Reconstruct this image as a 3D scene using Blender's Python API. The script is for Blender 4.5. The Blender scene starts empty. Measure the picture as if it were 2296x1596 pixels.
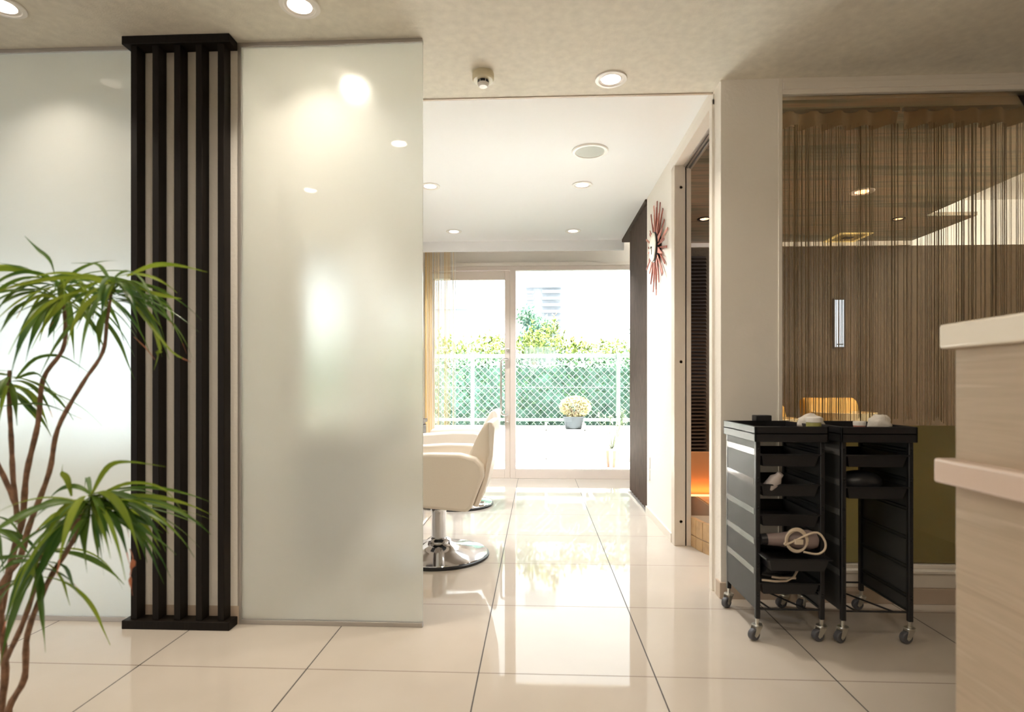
import bpy, math, random
from mathutils import Vector, Matrix
random.seed(7)
SC = bpy.context.scene
COL = SC.collection
PI = math.pi

# ------------------------------------------------------------------ camera
F_PX, YAW, CAM_H, HOR_Y = 1271.0, 0.0443, 0.986, 863.7
cam_d = bpy.data.cameras.new('camera')
cam = bpy.data.objects.new('camera', cam_d); COL.objects.link(cam)
cam.location = (0, 0, CAM_H)
cam.rotation_euler = (PI/2, 0, YAW)
cam_d.sensor_width = 36.0
cam_d.lens = F_PX/2296*36
cam_d.shift_y = (HOR_Y-798)/2296
cam_d.clip_start = 0.05; cam_d.clip_end = 1000
cam_d.dof.use_dof = True
cam_d.dof.focus_distance = 5.0
cam_d.dof.aperture_fstop = 3.2
SC.camera = cam

# ------------------------------------------------------------------ view + sky
SC.view_settings.view_transform = 'Standard'
SC.view_settings.look = 'None'
SC.view_settings.gamma = 1.0
SC.view_settings.use_curve_mapping = False
SC.view_settings.exposure = 0.34
W = bpy.data.worlds.new('world'); SC.world = W
W.use_nodes = True
bg = W.node_tree.nodes['Background']
bg.inputs[0].default_value = (0.93, 0.97, 1.0, 1)
SKY = 4.0
bg.inputs[1].default_value = SKY
SC.cycles.max_bounces = 12
SC.cycles.diffuse_bounces = 6
SC.cycles.glossy_bounces = 4
SC.cycles.transmission_bounces = 10
SC.cycles.transparent_max_bounces = 32
SC.cycles.caustics_reflective = False
SC.cycles.caustics_refractive = True
SC.cycles.sample_clamp_indirect = 20.0
SC.cycles.use_denoising = True

def light(name, kind, loc, energy, color=(1, 1, 1), rot=(0, 0, 0), **kw):
    d = bpy.data.lights.new(name, kind); d.energy = energy; d.color = color
    for k, v in kw.items(): setattr(d, k, v)
    o = bpy.data.objects.new(name, d); COL.objects.link(o)
    o.location = loc; o.rotation_euler = rot
    return o

SUN = light('sun', 'SUN', (0, 20, 20), 170.0, (1, 0.99, 0.97), (math.radians(-17), math.radians(14), 0), angle=0.01)

def portal(name, loc, rot, sx, sy):
    o = light(name, 'AREA', loc, 1, rot=rot, shape='RECTANGLE', size=sx, size_y=sy)
    o.data.cycles.is_portal = True
    return o
portal('window_portal', (-2.2, 6.2, 1.15), (-PI/2, 0, 0), 7.6, 2.3)
portal('garden_portal', (-4.58, -0.4, 1.2), (0, -PI/2, 0), 2.2, 4.2)

# ------------------------------------------------------------------ materials
def newmat(name):
    m = bpy.data.materials.new(name); m.use_nodes = True
    nt = m.node_tree
    return m, nt, nt.nodes['Principled BSDF']

def mat(name, col, rough=0.5, metal=0.0, noise=0.0, nscale=20, bump=0.0, bscale=200, stretch=None, spec=0.5, coat=0.0, emit=None, estr=0, sss=0):
    m, nt, b = newmat(name)
    N, L = nt.nodes, nt.links
    b.inputs['Base Color'].default_value = (*col, 1)
    b.inputs['Roughness'].default_value = rough
    b.inputs['Metallic'].default_value = metal
    b.inputs['Specular IOR Level'].default_value = spec
    if coat:
        b.inputs['Coat Weight'].default_value = coat; b.inputs['Coat Roughness'].default_value = 0.05
    if emit:
        b.inputs['Emission Color'].default_value = (*emit, 1); b.inputs['Emission Strength'].default_value = estr
    tc = None
    if noise or bump:
        tc = N.new('ShaderNodeTexCoord'); mp = N.new('ShaderNodeMapping')
        L.new(tc.outputs['Object'], mp.inputs[0])
        if stretch: mp.inputs['Scale'].default_value = stretch
    if noise:
        t = N.new('ShaderNodeTexNoise'); t.inputs['Scale'].default_value = nscale; t.inputs['Detail'].default_value = 5
        L.new(mp.outputs[0], t.inputs[0])
        r = N.new('ShaderNodeValToRGB')
        r.color_ramp.elements[0].position = 0.3; r.color_ramp.elements[1].position = 0.7
        r.color_ramp.elements[0].color = (*[c*(1-noise) for c in col], 1)
        r.color_ramp.elements[1].color = (*[min(1, c*(1+noise)) for c in col], 1)
        L.new(t.outputs[0], r.inputs[0]); L.new(r.outputs[0], b.inputs['Base Color'])
    if bump:
        t2 = N.new('ShaderNodeTexNoise'); t2.inputs['Scale'].default_value = bscale; t2.inputs['Detail'].default_value = 3
        L.new(mp.outputs[0], t2.inputs[0])
        bp = N.new('ShaderNodeBump'); bp.inputs['Strength'].default_value = bump; bp.inputs['Distance'].default_value = 0.002
        L.new(t2.outputs[0], bp.inputs['Height']); L.new(bp.outputs[0], b.inputs['Normal'])
    return m

def mat_tiles():
    m, nt, b = newmat('polished_cream_tiles')
    N, L = nt.nodes, nt.links
    g = N.new('ShaderNodeNewGeometry'); s = N.new('ShaderNodeSeparateXYZ'); L.new(g.outputs['Position'], s.inputs[0])
    def math_(op, a, v):
        n = N.new('ShaderNodeMath'); n.operation = op
        L.new(a, n.inputs[0])
        if isinstance(v, (int, float)): n.inputs[1].default_value = v
        else: L.new(v, n.inputs[1])
        return n.outputs[0]
    def line(src, off, halfw):
        a = math_('SUBTRACT', src, off - 0.3)
        a = math_('DIVIDE', a, 0.6)
        fr = N.new('ShaderNodeMath'); fr.operation = 'FRACT'; L.new(a, fr.inputs[0])
        a = math_('SUBTRACT', fr.outputs[0], 0.5)
        ab = N.new('ShaderNodeMath'); ab.operation = 'ABSOLUTE'; L.new(a, ab.inputs[0])
        return math_('LESS_THAN', ab.outputs[0], halfw/0.6), a
    lx, _ = line(s.outputs[0], -0.2004+60, 0.0021)
    ly, _ = line(s.outputs[1], 2.537+60, 0.0019)
    # tile tone, soft clouding
    ns = N.new('ShaderNodeTexNoise'); ns.inputs['Scale'].default_value = 2.5; ns.inputs['Detail'].default_value = 4
    L.new(g.outputs['Position'], ns.inputs[0])
    rp = N.new('ShaderNodeValToRGB')
    rp.color_ramp.elements[0].position = 0.3; rp.color_ramp.elements[1].position = 0.7
    rp.color_ramp.elements[0].color = (0.51, 0.455, 0.39, 1); rp.color_ramp.elements[1].color = (0.555, 0.50, 0.435, 1)
    L.new(ns.outputs[0], rp.inputs[0])
    m1 = N.new('ShaderNodeMix'); m1.data_type = 'RGBA'
    L.new(ly, m1.inputs[0]); L.new(rp.outputs[0], m1.inputs[6]); m1.inputs[7].default_value = (0.16, 0.11, 0.085, 1)
    m2 = N.new('ShaderNodeMix'); m2.data_type = 'RGBA'
    L.new(lx, m2.inputs[0]); L.new(m1.outputs[2], m2.inputs[6]); m2.inputs[7].default_value = (0.02, 0.016, 0.02, 1)
    L.new(m2.outputs[2], b.inputs['Base Color'])
    mx = math_('MAXIMUM', lx, ly)
    rr = math_('MULTIPLY', mx, 0.5); rr = math_('ADD', rr, 0.035)
    L.new(rr, b.inputs['Roughness'])
    b.inputs['Specular IOR Level'].default_value = 0.28
    return m

def mat_stripes(name, cols, axis=1, scale=30, rough=0.5, along=(0.6, 1, 1), detail=4, spec=0.4):
    """wood-grain stripes running along one axis"""
    m, nt, b = newmat(name)
    N, L = nt.nodes, nt.links
    tc = N.new('ShaderNodeNewGeometry'); mp = N.new('ShaderNodeMapping'); L.new(tc.outputs['Position'], mp.inputs[0])
    mp.inputs['Scale'].default_value = along
    t = N.new('ShaderNodeTexNoise'); t.inputs['Scale'].default_value = scale; t.inputs['Detail'].default_value = detail
    L.new(mp.outputs[0], t.inputs[0])
    r = N.new('ShaderNodeValToRGB'); els = r.color_ramp.elements
    els[0].position = 0.32; els[0].color = (*cols[0], 1); els[1].position = 0.68; els[1].color = (*cols[-1], 1)
    for i, c in enumerate(cols[1:-1]):
        e = els.new(0.32+0.36*(i+1)/(len(cols)-1)); e.color = (*c, 1)
    L.new(t.outputs[0], r.inputs[0]); L.new(r.outputs[0], b.inputs['Base Color'])
    b.inputs['Roughness'].default_value = rough; b.inputs['Specular IOR Level'].default_value = spec
    return m

def mat_clear(name, tint=(0.97, 0.99, 0.98), refl=0.08):
    m, nt, b = newmat(name); N, L = nt.nodes, nt.links
    N.remove(b); out = N['Material Output']
    t = N.new('ShaderNodeBsdfTransparent'); t.inputs[0].default_value = (*tint, 1)
    g = N.new('ShaderNodeBsdfGlossy'); g.inputs['Roughness'].default_value = 0.0
    fr = N.new('ShaderNodeFresnel'); fr.inputs[0].default_value = 1.45
    mx = N.new('ShaderNodeMixShader')
    L.new(fr.outputs[0], mx.inputs[0]); L.new(t.outputs[0], mx.inputs[1]); L.new(g.outputs[0], mx.inputs[2])
    L.new(mx.outputs[0], out.inputs[0])
    return m

def mat_frost(name, col=(0.98, 0.99, 0.96), rough=0.42, diff=0.48, tcol=(0.92, 0.92, 0.87)):
    m, nt, b = newmat(name); N, L = nt.nodes, nt.links
    N.remove(b); out = N['Material Output']
    r = N.new('ShaderNodeBsdfRefraction'); r.inputs[0].default_value = (*col, 1); r.inputs['Roughness'].default_value = rough; r.inputs['IOR'].default_value = 1.3
    t = N.new('ShaderNodeBsdfTranslucent'); t.inputs[0].default_value = (*tcol, 1)
    d = N.new('ShaderNodeBsdfDiffuse'); d.inputs[0].default_value = (*tcol, 1)
    g = N.new('ShaderNodeBsdfGlossy'); g.inputs['Roughness'].default_value = 0.02
    m0 = N.new('ShaderNodeMixShader'); m0.inputs[0].default_value = 0.45
    L.new(t.outputs[0], m0.inputs[1]); L.new(d.outputs[0], m0.inputs[2])
    m1 = N.new('ShaderNodeMixShader'); m1.inputs[0].default_value = diff
    L.new(r.outputs[0], m1.inputs[1]); L.new(m0.outputs[0], m1.inputs[2])
    m2 = N.new('ShaderNodeMixShader'); fr = N.new('ShaderNodeFresnel'); fr.inputs[0].default_value = 1.25
    ge = N.new('ShaderNodeNewGeometry')
    L.new(fr.outputs[0], m2.inputs[0]); L.new(m1.outputs[0], m2.inputs[1]); L.new(g.outputs[0], m2.inputs[2])
    L.new(m2.outputs[0], out.inputs[0])
    return m

def mat_emit(name, col, s):
    m, nt, b = newmat(name)
    b.inputs['Base Color'].default_value = (*col, 1)
    b.inputs['Emission Color'].default_value = (*col, 1); b.inputs['Emission Strength'].default_value = s
    return m

def mat_leaf(name, c0, c1, scale=6, trans=0.3, rough=0.4, spec=0.15):
    m, nt, b = newmat(name); N, L = nt.nodes, nt.links
    out = N['Material Output']
    g = N.new('ShaderNodeNewGeometry')
    t = N.new('ShaderNodeTexNoise'); t.inputs['Scale'].default_value = scale; t.inputs['Detail'].default_value = 2
    L.new(g.outputs['Position'], t.inputs[0])
    r = N.new('ShaderNodeValToRGB'); r.color_ramp.elements[0].position = 0.35; r.color_ramp.elements[1].position = 0.65
    r.color_ramp.elements[0].color = (*c0, 1); r.color_ramp.elements[1].color = (*c1, 1)
    L.new(t.outputs[0], r.inputs[0]); L.new(r.outputs[0], b.inputs['Base Color'])
    b.inputs['Roughness'].default_value = rough; b.inputs['Specular IOR Level'].default_value = spec
    tr = N.new('ShaderNodeBsdfTranslucent'); L.new(r.outputs[0], tr.inputs[0])
    mx = N.new('ShaderNodeMixShader'); mx.inputs[0].default_value = trans
    L.new(b.outputs[0], mx.inputs[1]); L.new(tr.outputs[0], mx.inputs[2]); L.new(mx.outputs[0], out.inputs[0])
    return m

MT = dict(
    tiles=mat_tiles(),
    ceil=mat('textured_beige_wallpaper', (0.78, 0.74, 0.65), 0.85, noise=0.06, nscale=28, bump=0.4, bscale=160),
    ceilw=mat('white_ceiling_paper', (0.91, 0.92, 0.93), 0.85, bump=0.15, bscale=120),
    wall=mat('white_stucco_paper', (0.84, 0.80, 0.74), 0.85, bump=0.6, bscale=70),
    base=mat('beige_baseboard', (0.52, 0.42, 0.33), 0.5),
    basel=mat('pale_baseboard', (0.74, 0.68, 0.60), 0.5),
    trimw=mat('cream_trim', (0.80, 0.75, 0.68), 0.45),
    jamb=mat('taupe_jamb', (0.66, 0.58, 0.49), 0.5, noise=0.03, nscale=60, stretch=(8, 8, 0.3)),
    alu=mat('taupe_aluminium', (0.74, 0.66, 0.60), 0.45, 0.0),
    alug=mat('grey_aluminium', (0.45, 0.42, 0.39), 0.35, 0.6),
    dark=mat('near_black_stain', (0.010, 0.007, 0.005), 0.5, spec=0.15, noise=0.25, nscale=30, stretch=(8, 8, 0.3)),
    brown=mat('dark_walnut_fins', (0.085, 0.060, 0.046), 0.65, spec=0.15, noise=0.35, nscale=25, stretch=(8, 8, 0.4)),
    clear=mat_clear('window_glass'),
    clearb=mat_clear('bronze_glass', (0.90, 0.87, 0.78)),
    frost=mat_frost('frosted_glass'),
    film=mat_frost('olive_frosted_film', (0.60, 0.60, 0.44), 0.6, 0.75, (0.62, 0.64, 0.44)),
    chrome=mat('chrome', (0.82, 0.83, 0.86), 0.08, 1.0),
    steel=mat('zinc_plated_steel', (0.62, 0.60, 0.54), 0.3, 0.9),
    white=mat('white_enamel', (0.85, 0.82, 0.78), 0.35),
    grille=mat('grey_speaker_cloth', (0.50, 0.52, 0.48), 0.8),
    blk=mat('black_plastic', (0.012, 0.012, 0.014), 0.38),
    blkg=mat('satin_black_panel', (0.05, 0.05, 0.05), 0.5, spec=0.3),
    blks=mat('glossy_smoked_strip', (0.16, 0.16, 0.16), 0.10, spec=0.6),
    rubber=mat('grey_rubber', (0.09, 0.09, 0.10), 0.5),
    leather=mat('cream_leather', (0.86, 0.78, 0.68), 0.42, bump=0.25, bscale=260),
    must=mat('mustard_leather', (0.55, 0.36, 0.10), 0.5),
    clock_face=mat('cream_clock_face', (0.74, 0.70, 0.58), 0.5),
    redwood=mat('red_wood', (0.30, 0.075, 0.045), 0.45, noise=0.35, nscale=9),
    pink=mat('pink_wood', (0.58, 0.25, 0.19), 0.5),
    lens=mat_emit('lamp_lens', (1.0, 0.95, 0.90), 2.2),
    lensw=mat_emit('lamp_lens_orange', (1.0, 0.55, 0.3), 5.0),
    globe=mat_emit('globe_glow', (1.0, 0.72, 0.5), 3.0),
    refl=mat('lamp_reflector', (0.75, 0.70, 0.68), 0.3, 0.3),
    led=mat_emit('orange_led', (1.0, 0.50, 0.22), 1.6),
    wood_ceiling=mat_stripes('striped_wood_paper', [(0.12, 0.12, 0.09), (0.22, 0.22, 0.17), (0.34, 0.26, 0.19), (0.17, 0.17, 0.14)], scale=9, along=(0.12, 1.6, 1), rough=0.45),
    bwall=mat('brown_wall_paper', (0.085, 0.056, 0.030), 0.6, noise=0.2, nscale=40, bump=0.5, bscale=60),
    bpanel=mat('dark_louvre_panel', (0.035, 0.022, 0.015), 0.5),
    orange_wall=mat('ochre_panel', (0.42, 0.22, 0.09), 0.6),
    claytile=mat('clay_tile', (0.50, 0.33, 0.17), 0.45, noise=0.15, nscale=18),
    grout=mat('grey_grout', (0.40, 0.36, 0.30), 0.8),
    counter=mat_stripes('pale_ash_laminate', [(0.42, 0.33, 0.24), (0.50, 0.40, 0.30), (0.45, 0.36, 0.265), (0.57, 0.47, 0.37)], scale=20, along=(0.25, 0.10, 2.0), rough=0.45, detail=6),
    slab=mat('white_counter_slab', (0.82, 0.75, 0.64), 0.22),
    slabp=mat('pinkish_desk_slab', (0.70, 0.56, 0.48), 0.22),
    string=mat('brown_strings', (0.38, 0.30, 0.205), 0.8),
    stringy=mat('yellow_strings', (0.85, 0.60, 0.22), 0.8),
    stringw=mat('white_strings', (0.90, 0.88, 0.82), 0.8),
    leaf=mat_leaf('dracaena_leaf', (0.035, 0.11, 0.015), (0.14, 0.24, 0.03), 9, 0.35, 0.35, 0.5),
    leafy=mat_leaf('dracaena_young_leaf', (0.20, 0.30, 0.03), (0.30, 0.38, 0.05), 9, 0.4),
    tip=mat('dried_leaf_tip', (0.55, 0.20, 0.10), 0.6),
    bark=mat('dracaena_stem', (0.22, 0.12, 0.07), 0.7, noise=0.4, nscale=60, bump=0.8, bscale=90),
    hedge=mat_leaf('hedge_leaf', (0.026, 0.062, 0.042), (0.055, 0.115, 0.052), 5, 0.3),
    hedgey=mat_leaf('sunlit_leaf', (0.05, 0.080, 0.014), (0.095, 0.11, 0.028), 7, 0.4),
    hedgec=mat('hedge_core', (0.03, 0.075, 0.06), 0.9, noise=0.5, nscale=12),
    treel=mat_leaf('tree_leaf', (0.05, 0.11, 0.09), (0.10, 0.17, 0.10), 3, 0.3),
    fence=mat('pale_green_paint', (0.09, 0.125, 0.105), 0.6, spec=0.1),
    wire=mat('pale_wire', (0.17, 0.20, 0.185), 0.6, spec=0.1),
    conc=mat('white_concrete', (0.85, 0.83, 0.80), 0.9),
    gravel=mat('white_gravel', (0.72, 0.70, 0.68), 0.95, noise=0.6, nscale=45, bump=1, bscale=60),
    pot=mat('grey_pot', (0.030, 0.035, 0.039), 0.8, spec=0.05, noise=0.12, nscale=60),
    potb=mat('brown_band_pot', (0.07, 0.045, 0.032), 0.8, spec=0.05),
    succ=mat_leaf('succulent', (0.15, 0.135, 0.065), (0.22, 0.20, 0.12), 8, 0.3),
    succg=mat_leaf('pale_green_stalk', (0.05, 0.07, 0.035), (0.08, 0.09, 0.055), 8, 0.2),
    bldg=mat('far_building_wall', (0.31, 0.33, 0.35), 0.9),
    bldgd=mat('far_building_slab', (0.275, 0.295, 0.32), 0.9),
    bldgw=mat('far_building_window', (0.285, 0.305, 0.33), 0.6),
    win_sheet=mat_clear('translucent_sheet', (0.80, 0.85, 0.83)),
    mirror=mat('mirror', (0.9, 0.92, 0.93), 0.01, 1.0),
    cord=mat('ivory_cord', (0.66, 0.55, 0.42), 0.5),
    dryer=mat('mauve_grey_plastic', (0.26, 0.20, 0.19), 0.35),
    towel=mat('white_cloth', (0.72, 0.68, 0.62), 0.9, bump=1, bscale=60),
    jar=mat('olive_jar', (0.42, 0.40, 0.13), 0.3),
    soil=mat('soil', (0.06, 0.04, 0.03), 0.9),
    plastic_c=mat('clear_bottle', (0.45, 0.40, 0.38), 0.2),
)
def sheet_mat():
    m, nt, b = newmat('pale_sheet'); N, L = nt.nodes, nt.links; out = N['Material Output']
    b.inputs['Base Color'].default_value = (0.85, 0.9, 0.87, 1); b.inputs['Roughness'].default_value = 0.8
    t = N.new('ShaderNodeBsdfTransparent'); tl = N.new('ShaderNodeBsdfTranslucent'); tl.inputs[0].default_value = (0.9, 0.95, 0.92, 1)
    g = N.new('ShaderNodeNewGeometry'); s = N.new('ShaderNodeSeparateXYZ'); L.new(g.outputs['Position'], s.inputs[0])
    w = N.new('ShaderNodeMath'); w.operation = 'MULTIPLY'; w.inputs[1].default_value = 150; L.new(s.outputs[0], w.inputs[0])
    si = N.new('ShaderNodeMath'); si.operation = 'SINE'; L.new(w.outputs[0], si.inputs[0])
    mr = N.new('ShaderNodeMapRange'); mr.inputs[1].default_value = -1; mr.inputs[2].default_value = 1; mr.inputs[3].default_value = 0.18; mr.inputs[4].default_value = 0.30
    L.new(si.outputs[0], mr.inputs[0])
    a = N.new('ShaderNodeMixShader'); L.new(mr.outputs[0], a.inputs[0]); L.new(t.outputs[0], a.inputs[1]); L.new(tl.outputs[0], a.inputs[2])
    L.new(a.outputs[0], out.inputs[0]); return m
MT['win_sheet'] = sheet_mat()
MT['milky'] = mat_frost('milky_glass', (0.9, 0.95, 1.0), 0.6, 0.97, (0.66, 0.72, 0.76))
MT['heading'] = mat_leaf('sheer_heading_tape', (0.50, 0.40, 0.29), (0.56, 0.46, 0.34), 4, 0.55, 0.9)

# ------------------------------------------------------------------ mesh helper
class MB:
    def __init__(s): s.v = []; s.f = []; s.mi = []; s.cur = 0
    def _f(s, idx): s.f.append(tuple(idx)); s.mi.append(s.cur)
    def box(s, x0, y0, z0, x1, y1, z1):
        b = len(s.v)
        s.v += [(x0, y0, z0), (x1, y0, z0), (x1, y1, z0), (x0, y1, z0), (x0, y0, z1), (x1, y0, z1), (x1, y1, z1), (x0, y1, z1)]
        for q in ((3, 2, 1, 0), (4, 5, 6, 7), (0, 1, 5, 4), (1, 2, 6, 5), (2, 3, 7, 6), (3, 0, 4, 7)): s._f([b+i for i in q])
        return s
    def prism(s, pts, axis, a, b_):
        """pts: 2-D outline; axis 'x','y' or 'z' is the extrusion axis"""
        n = len(pts); b = len(s.v)
        def mk(p, t):
            return {'x': (t, p[0], p[1]), 'y': (p[0], t, p[1]), 'z': (p[0], p[1], t)}[axis]
        s.v += [mk(p, a) for p in pts] + [mk(p, b_) for p in pts]
        area = sum(pts[i][0]*pts[(i+1) % n][1]-pts[(i+1) % n][0]*pts[i][1] for i in range(n))
        flip = (area > 0) == (axis != 'y')
        A = list(range(b, b+n)); B = list(range(b+n, b+2*n))
        if (b_ > a) == flip: s._f(A[::-1]); s._f(B)
        else: s._f(A); s._f(B[::-1])
        for i in range(n):
            j = (i+1) % n
            q = [A[i], A[j], B[j], B[i]]
            s._f(q if (b_ > a) == flip else q[::-1])
        return s
    def tube(s, pts, r, n=8, cap=True, flat=None):
        pts = [Vector(p) for p in pts]; rs = r if isinstance(r, (list, tuple)) else [r]*len(pts)
        b = len(s.v); up = None
        for i, p in enumerate(pts):
            t = (pts[min(i+1, len(pts)-1)]-pts[max(i-1, 0)]).normalized()
            if up is None:
                up = Vector((0, 0, 1)) if abs(t.z) < 0.9 else Vector((1, 0, 0))
            a = t.cross(up).normalized(); up = a.cross(t).normalized()
            for k in range(n):
                th = 2*PI*k/n
                s.v.append(tuple(p + (a*math.cos(th) + up*math.sin(th)*(flat or 1))*rs[i]))
        for i in range(len(pts)-1):
            for k in range(n):
                k2 = (k+1) % n
                s._f((b+i*n+k, b+(i+1)*n+k, b+(i+1)*n+k2, b+i*n+k2))
        if cap:
            s._f([b+k for k in range(n)]); s._f([b+(len(pts)-1)*n+k for k in range(n)][::-1])
        return s
    def lathe(s, prof, c=(0, 0, 0), n=32, axis='z'):
        b = len(s.v); m = len(prof)
        for (r, h) in prof:
            for k in range(n):
                th = 2*PI*k/n; x, y = r*math.cos(th), r*math.sin(th)
                p = {'z': (x, y, h), 'x': (h, x, y), 'y': (y, h, x)}[axis]
                s.v.append((c[0]+p[0], c[1]+p[1], c[2]+p[2]))
        for i in range(m-1):
            for k in range(n):
                k2 = (k+1) % n
                s._f((b+i*n+k, b+i*n+k2, b+(i+1)*n+k2, b+(i+1)*n+k))
        if prof[0][0] > 1e-5: s._f([b+k for k in range(n)][::-1])
        if prof[-1][0] > 1e-5: s._f([b+(m-1)*n+k for k in range(n)])
        return s
    def ball(s, c, r, n=16, sz=1.0, sx=1.0, sy=1.0):
        pr = [(max(1e-6, r*math.sin(PI*i/(n//2))), -r*math.cos(PI*i/(n//2))) for i in range(n//2+1)]
        b = len(s.v); s.lathe(pr, (0, 0, 0), n)
        for i in range(b, len(s.v)):
            x, y, z = s.v[i]; s.v[i] = (c[0]+x*sx, c[1]+y*sy, c[2]+z*sz)
        return s
    def quad(s, *p):
        b = len(s.v); s.v += [tuple(q) for q in p]; s._f(range(b, b+len(p))); return s
    def build(s, name, mats, parent=None, bevel=0, seg=2, smooth=True, ang=35, loc=None):
        me = bpy.data.meshes.new(name)
        me.from_pydata(s.v, [], s.f)
        if not isinstance(mats, (list, tuple)): mats = [mats]
        for m in mats: me.materials.append(m)
        if len(mats) > 1: me.polygons.foreach_set('material_index', s.mi)
        me.update()
        if smooth:
            me.polygons.foreach_set('use_smooth', [True]*len(me.polygons))
            me.set_sharp_from_angle(angle=math.radians(ang))
        o = bpy.data.objects.new(name, me); COL.objects.link(o)
        if loc: o.location = loc
        if parent: o.parent = parent
        if bevel:
            m = o.modifiers.new('bevel', 'BEVEL'); m.width = bevel; m.segments = seg; m.limit_method = 'ANGLE'; m.angle_limit = math.radians(40)
        return o

def tag(o, label=None, cat=None, group=None, kind=None):
    if label: o['label'] = label
    if cat: o['category'] = cat
    if group: o['group'] = group
    if kind: o['kind'] = kind
    return o
def thing(name, label, cat, loc=(0, 0, 0), rz=0, group=None):
    o = bpy.data.objects.new(name, None); COL.objects.link(o)
    o.location = loc; o.rotation_euler = (0, 0, rz)
    o.empty_display_size = 0.1
    return tag(o, label, cat, group)
def struct(name, mb, m, parent=None, label=None, **kw):
    o = mb.build(name, m, parent, **kw)
    if not parent: o['kind'] = 'structure'
    if label: o['label'] = label
    return o
def dup(root, loc, rz=0, label=None, group=None):
    r = root.copy(); COL.objects.link(r); r.location = loc; r.rotation_euler = (0, 0, rz)
    if label: r['label'] = label
    if group: r['group'] = group
    for ch in list(root.children):
        c = ch.copy(); COL.objects.link(c); c.parent = r
        for g in ch.children:
            d = g.copy(); COL.objects.link(d); d.parent = c
    return r
def at(px, py, Y):
    """world point at depth Y seen along a direction of the photograph"""
    u = (px-1148)/F_PX; v = (HOR_Y-py)/F_PX
    c, s_ = math.cos(YAW), math.sin(YAW)
    d = Vector((u*c-s_, u*s_+c, v))
    return Vector((0, 0, CAM_H)) + d*(Y/d.y)

def smooth_path(pts, m=5):
    P_ = [Vector(p) for p in pts]; out = []
    for i in range(len(P_)-1):
        a = P_[max(i-1, 0)]; b = P_[i]; c = P_[i+1]; d = P_[min(i+2, len(P_)-1)]
        for k in range(m):
            t = k/m
            out.append(0.5*((2*b)+(c-a)*t+(2*a-5*b+4*c-d)*t*t+(3*b-3*c+d-a)*t**3))
    out.append(P_[-1])
    return out

# ------------------------------------------------------------------ room shell
ZN, ZF = 2.40, 2.43     # near / far ceiling heights
struct('floor', MB().box(-6.6, -3.2, -0.12, 4.9, 6.10, 0), MT['tiles'], smooth=False)
ce = MB().box(-6.6, -3.2, ZN, 4.9, 2.79, ZN+0.12)
struct('ceiling', ce, MT['ceil'], smooth=False, label='beige textured ceiling of the near room')
struct('ceiling_far', MB().box(-6.6, 2.79, ZF, 1.10, 5.69, ZF+0.12), MT['ceilw'], smooth=False, label='white ceiling of the styling area')
# thin bead along the joint of the two ceilings
struct('trim_1', MB().box(-6.6, 2.778, ZN-0.004, 0.86, 2.792, ZN+0.03), MT['base'], smooth=False)
# fascia and curtain recess in front of the window wall
struct('trim_2', MB().box(-1.20, 5.66, 2.33, 0.86, 5.69, ZF+0.02), MT['ceilw'], smooth=False, label='pale fascia board along the curtain recess')
struct('ceiling_recess', MB().box(-6.6, 5.69, 2.50, 1.10, 6.10, 2.60), MT['ceilw'], smooth=False)
# window wall (back)
wb = MB().box(-6.6, 6.03, 2.25, 1.25, 6.15, 2.60)
wb.box(-3.6, 6.03, 0, -2.55, 6.15, 2.25).box(-6.6, 6.03, 0, -3.6, 6.15, 0.35); wb.box(-2.55, 6.03, 0, -1.19, 6.15, 2.25)
struct('wall_back', wb, MT['wall'], smooth=False)
# right wall of styling area, with the doorway
wr = MB().box(0.85, 3.60, 0, 0.945, 4.43, ZF+0.01)
wr.box(0.85, 2.76, 2.34, 0.945, 3.60, ZF+0.01)
wr.box(1.10, 4.43, 0, 1.16, 6.03, 2.44)
wr.box(0.86, 4.40, 0, 1.12, 4.43, 2.44)
struct('wall_right', wr, MT['wall'], smooth=False, label='white right wall of the styling area')
struct('wall_pillar', MB().box(0.85, 2.665, 0, 1.11, 2.76, ZN), MT['wall'], smooth=False, label='white wall end between doorway and dark glass')
struct('baseboard_right', MB().box(0.838, 3.60, 0, 0.851, 4.43, 0.055), MT['basel'], smooth=False)
struct('baseboard_pillar', MB().box(0.842, 2.655, 0, 1.112, 2.72, 0.075), MT['base'], smooth=False, bevel=0.002)
# doorway casing
dr = thing('door_1', 'cream casing of the doorway in the right wall', 'doorway', (0.85, 3.52, 0)); dr['kind'] = 'structure'
MB().box(-0.008, 0, 0, 0.058, 0.08, 2.345).build('door_jamb', MT['jamb'], dr, bevel=0.002)
MB().box(0.068, 0.008, 0, 0.095, 0.07, 2.32).build('sliding_door_edge', MT['jamb'], dr, bevel=0.001)
MB().box(0.055, 0.03, 0, 0.070, 0.075, 2.34).build('door_gap', MT['blk'], dr)
MB().box(-0.008, -0.76, 2.335, 0.05, 0.08, 2.3395).box(-0.008, -0.76, 2.34, -0.001, 0.08, 2.385).build('door_head', MT['trimw'], dr)
MB().box(0.05, -0.76, 2.325, 0.060, 0.03, 2.35).box(0.068, -0.76, 2.325, 0.080, 0.03, 2.35).box(0.088, -0.76, 2.315, 0.10, 0.03, 2.35).build('door_track', MT['alug'], dr)
MB().box(-0.012, -0.76-0.0, 0, 0.014, -0.715, 2.36).build('door_jamb', MT['trimw'], dr, bevel=0.002)
for z in (0.15, 1.13, 2.20):
    MB().lathe([(0.0001, 0.0), (0.009, 0.0), (0.008, 0.004), (0.0001, 0.005)], (0.032, 0, z), 16, 'y').build('screw_cap', MT['must'], dr).scale = (1, 1, 1)

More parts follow.
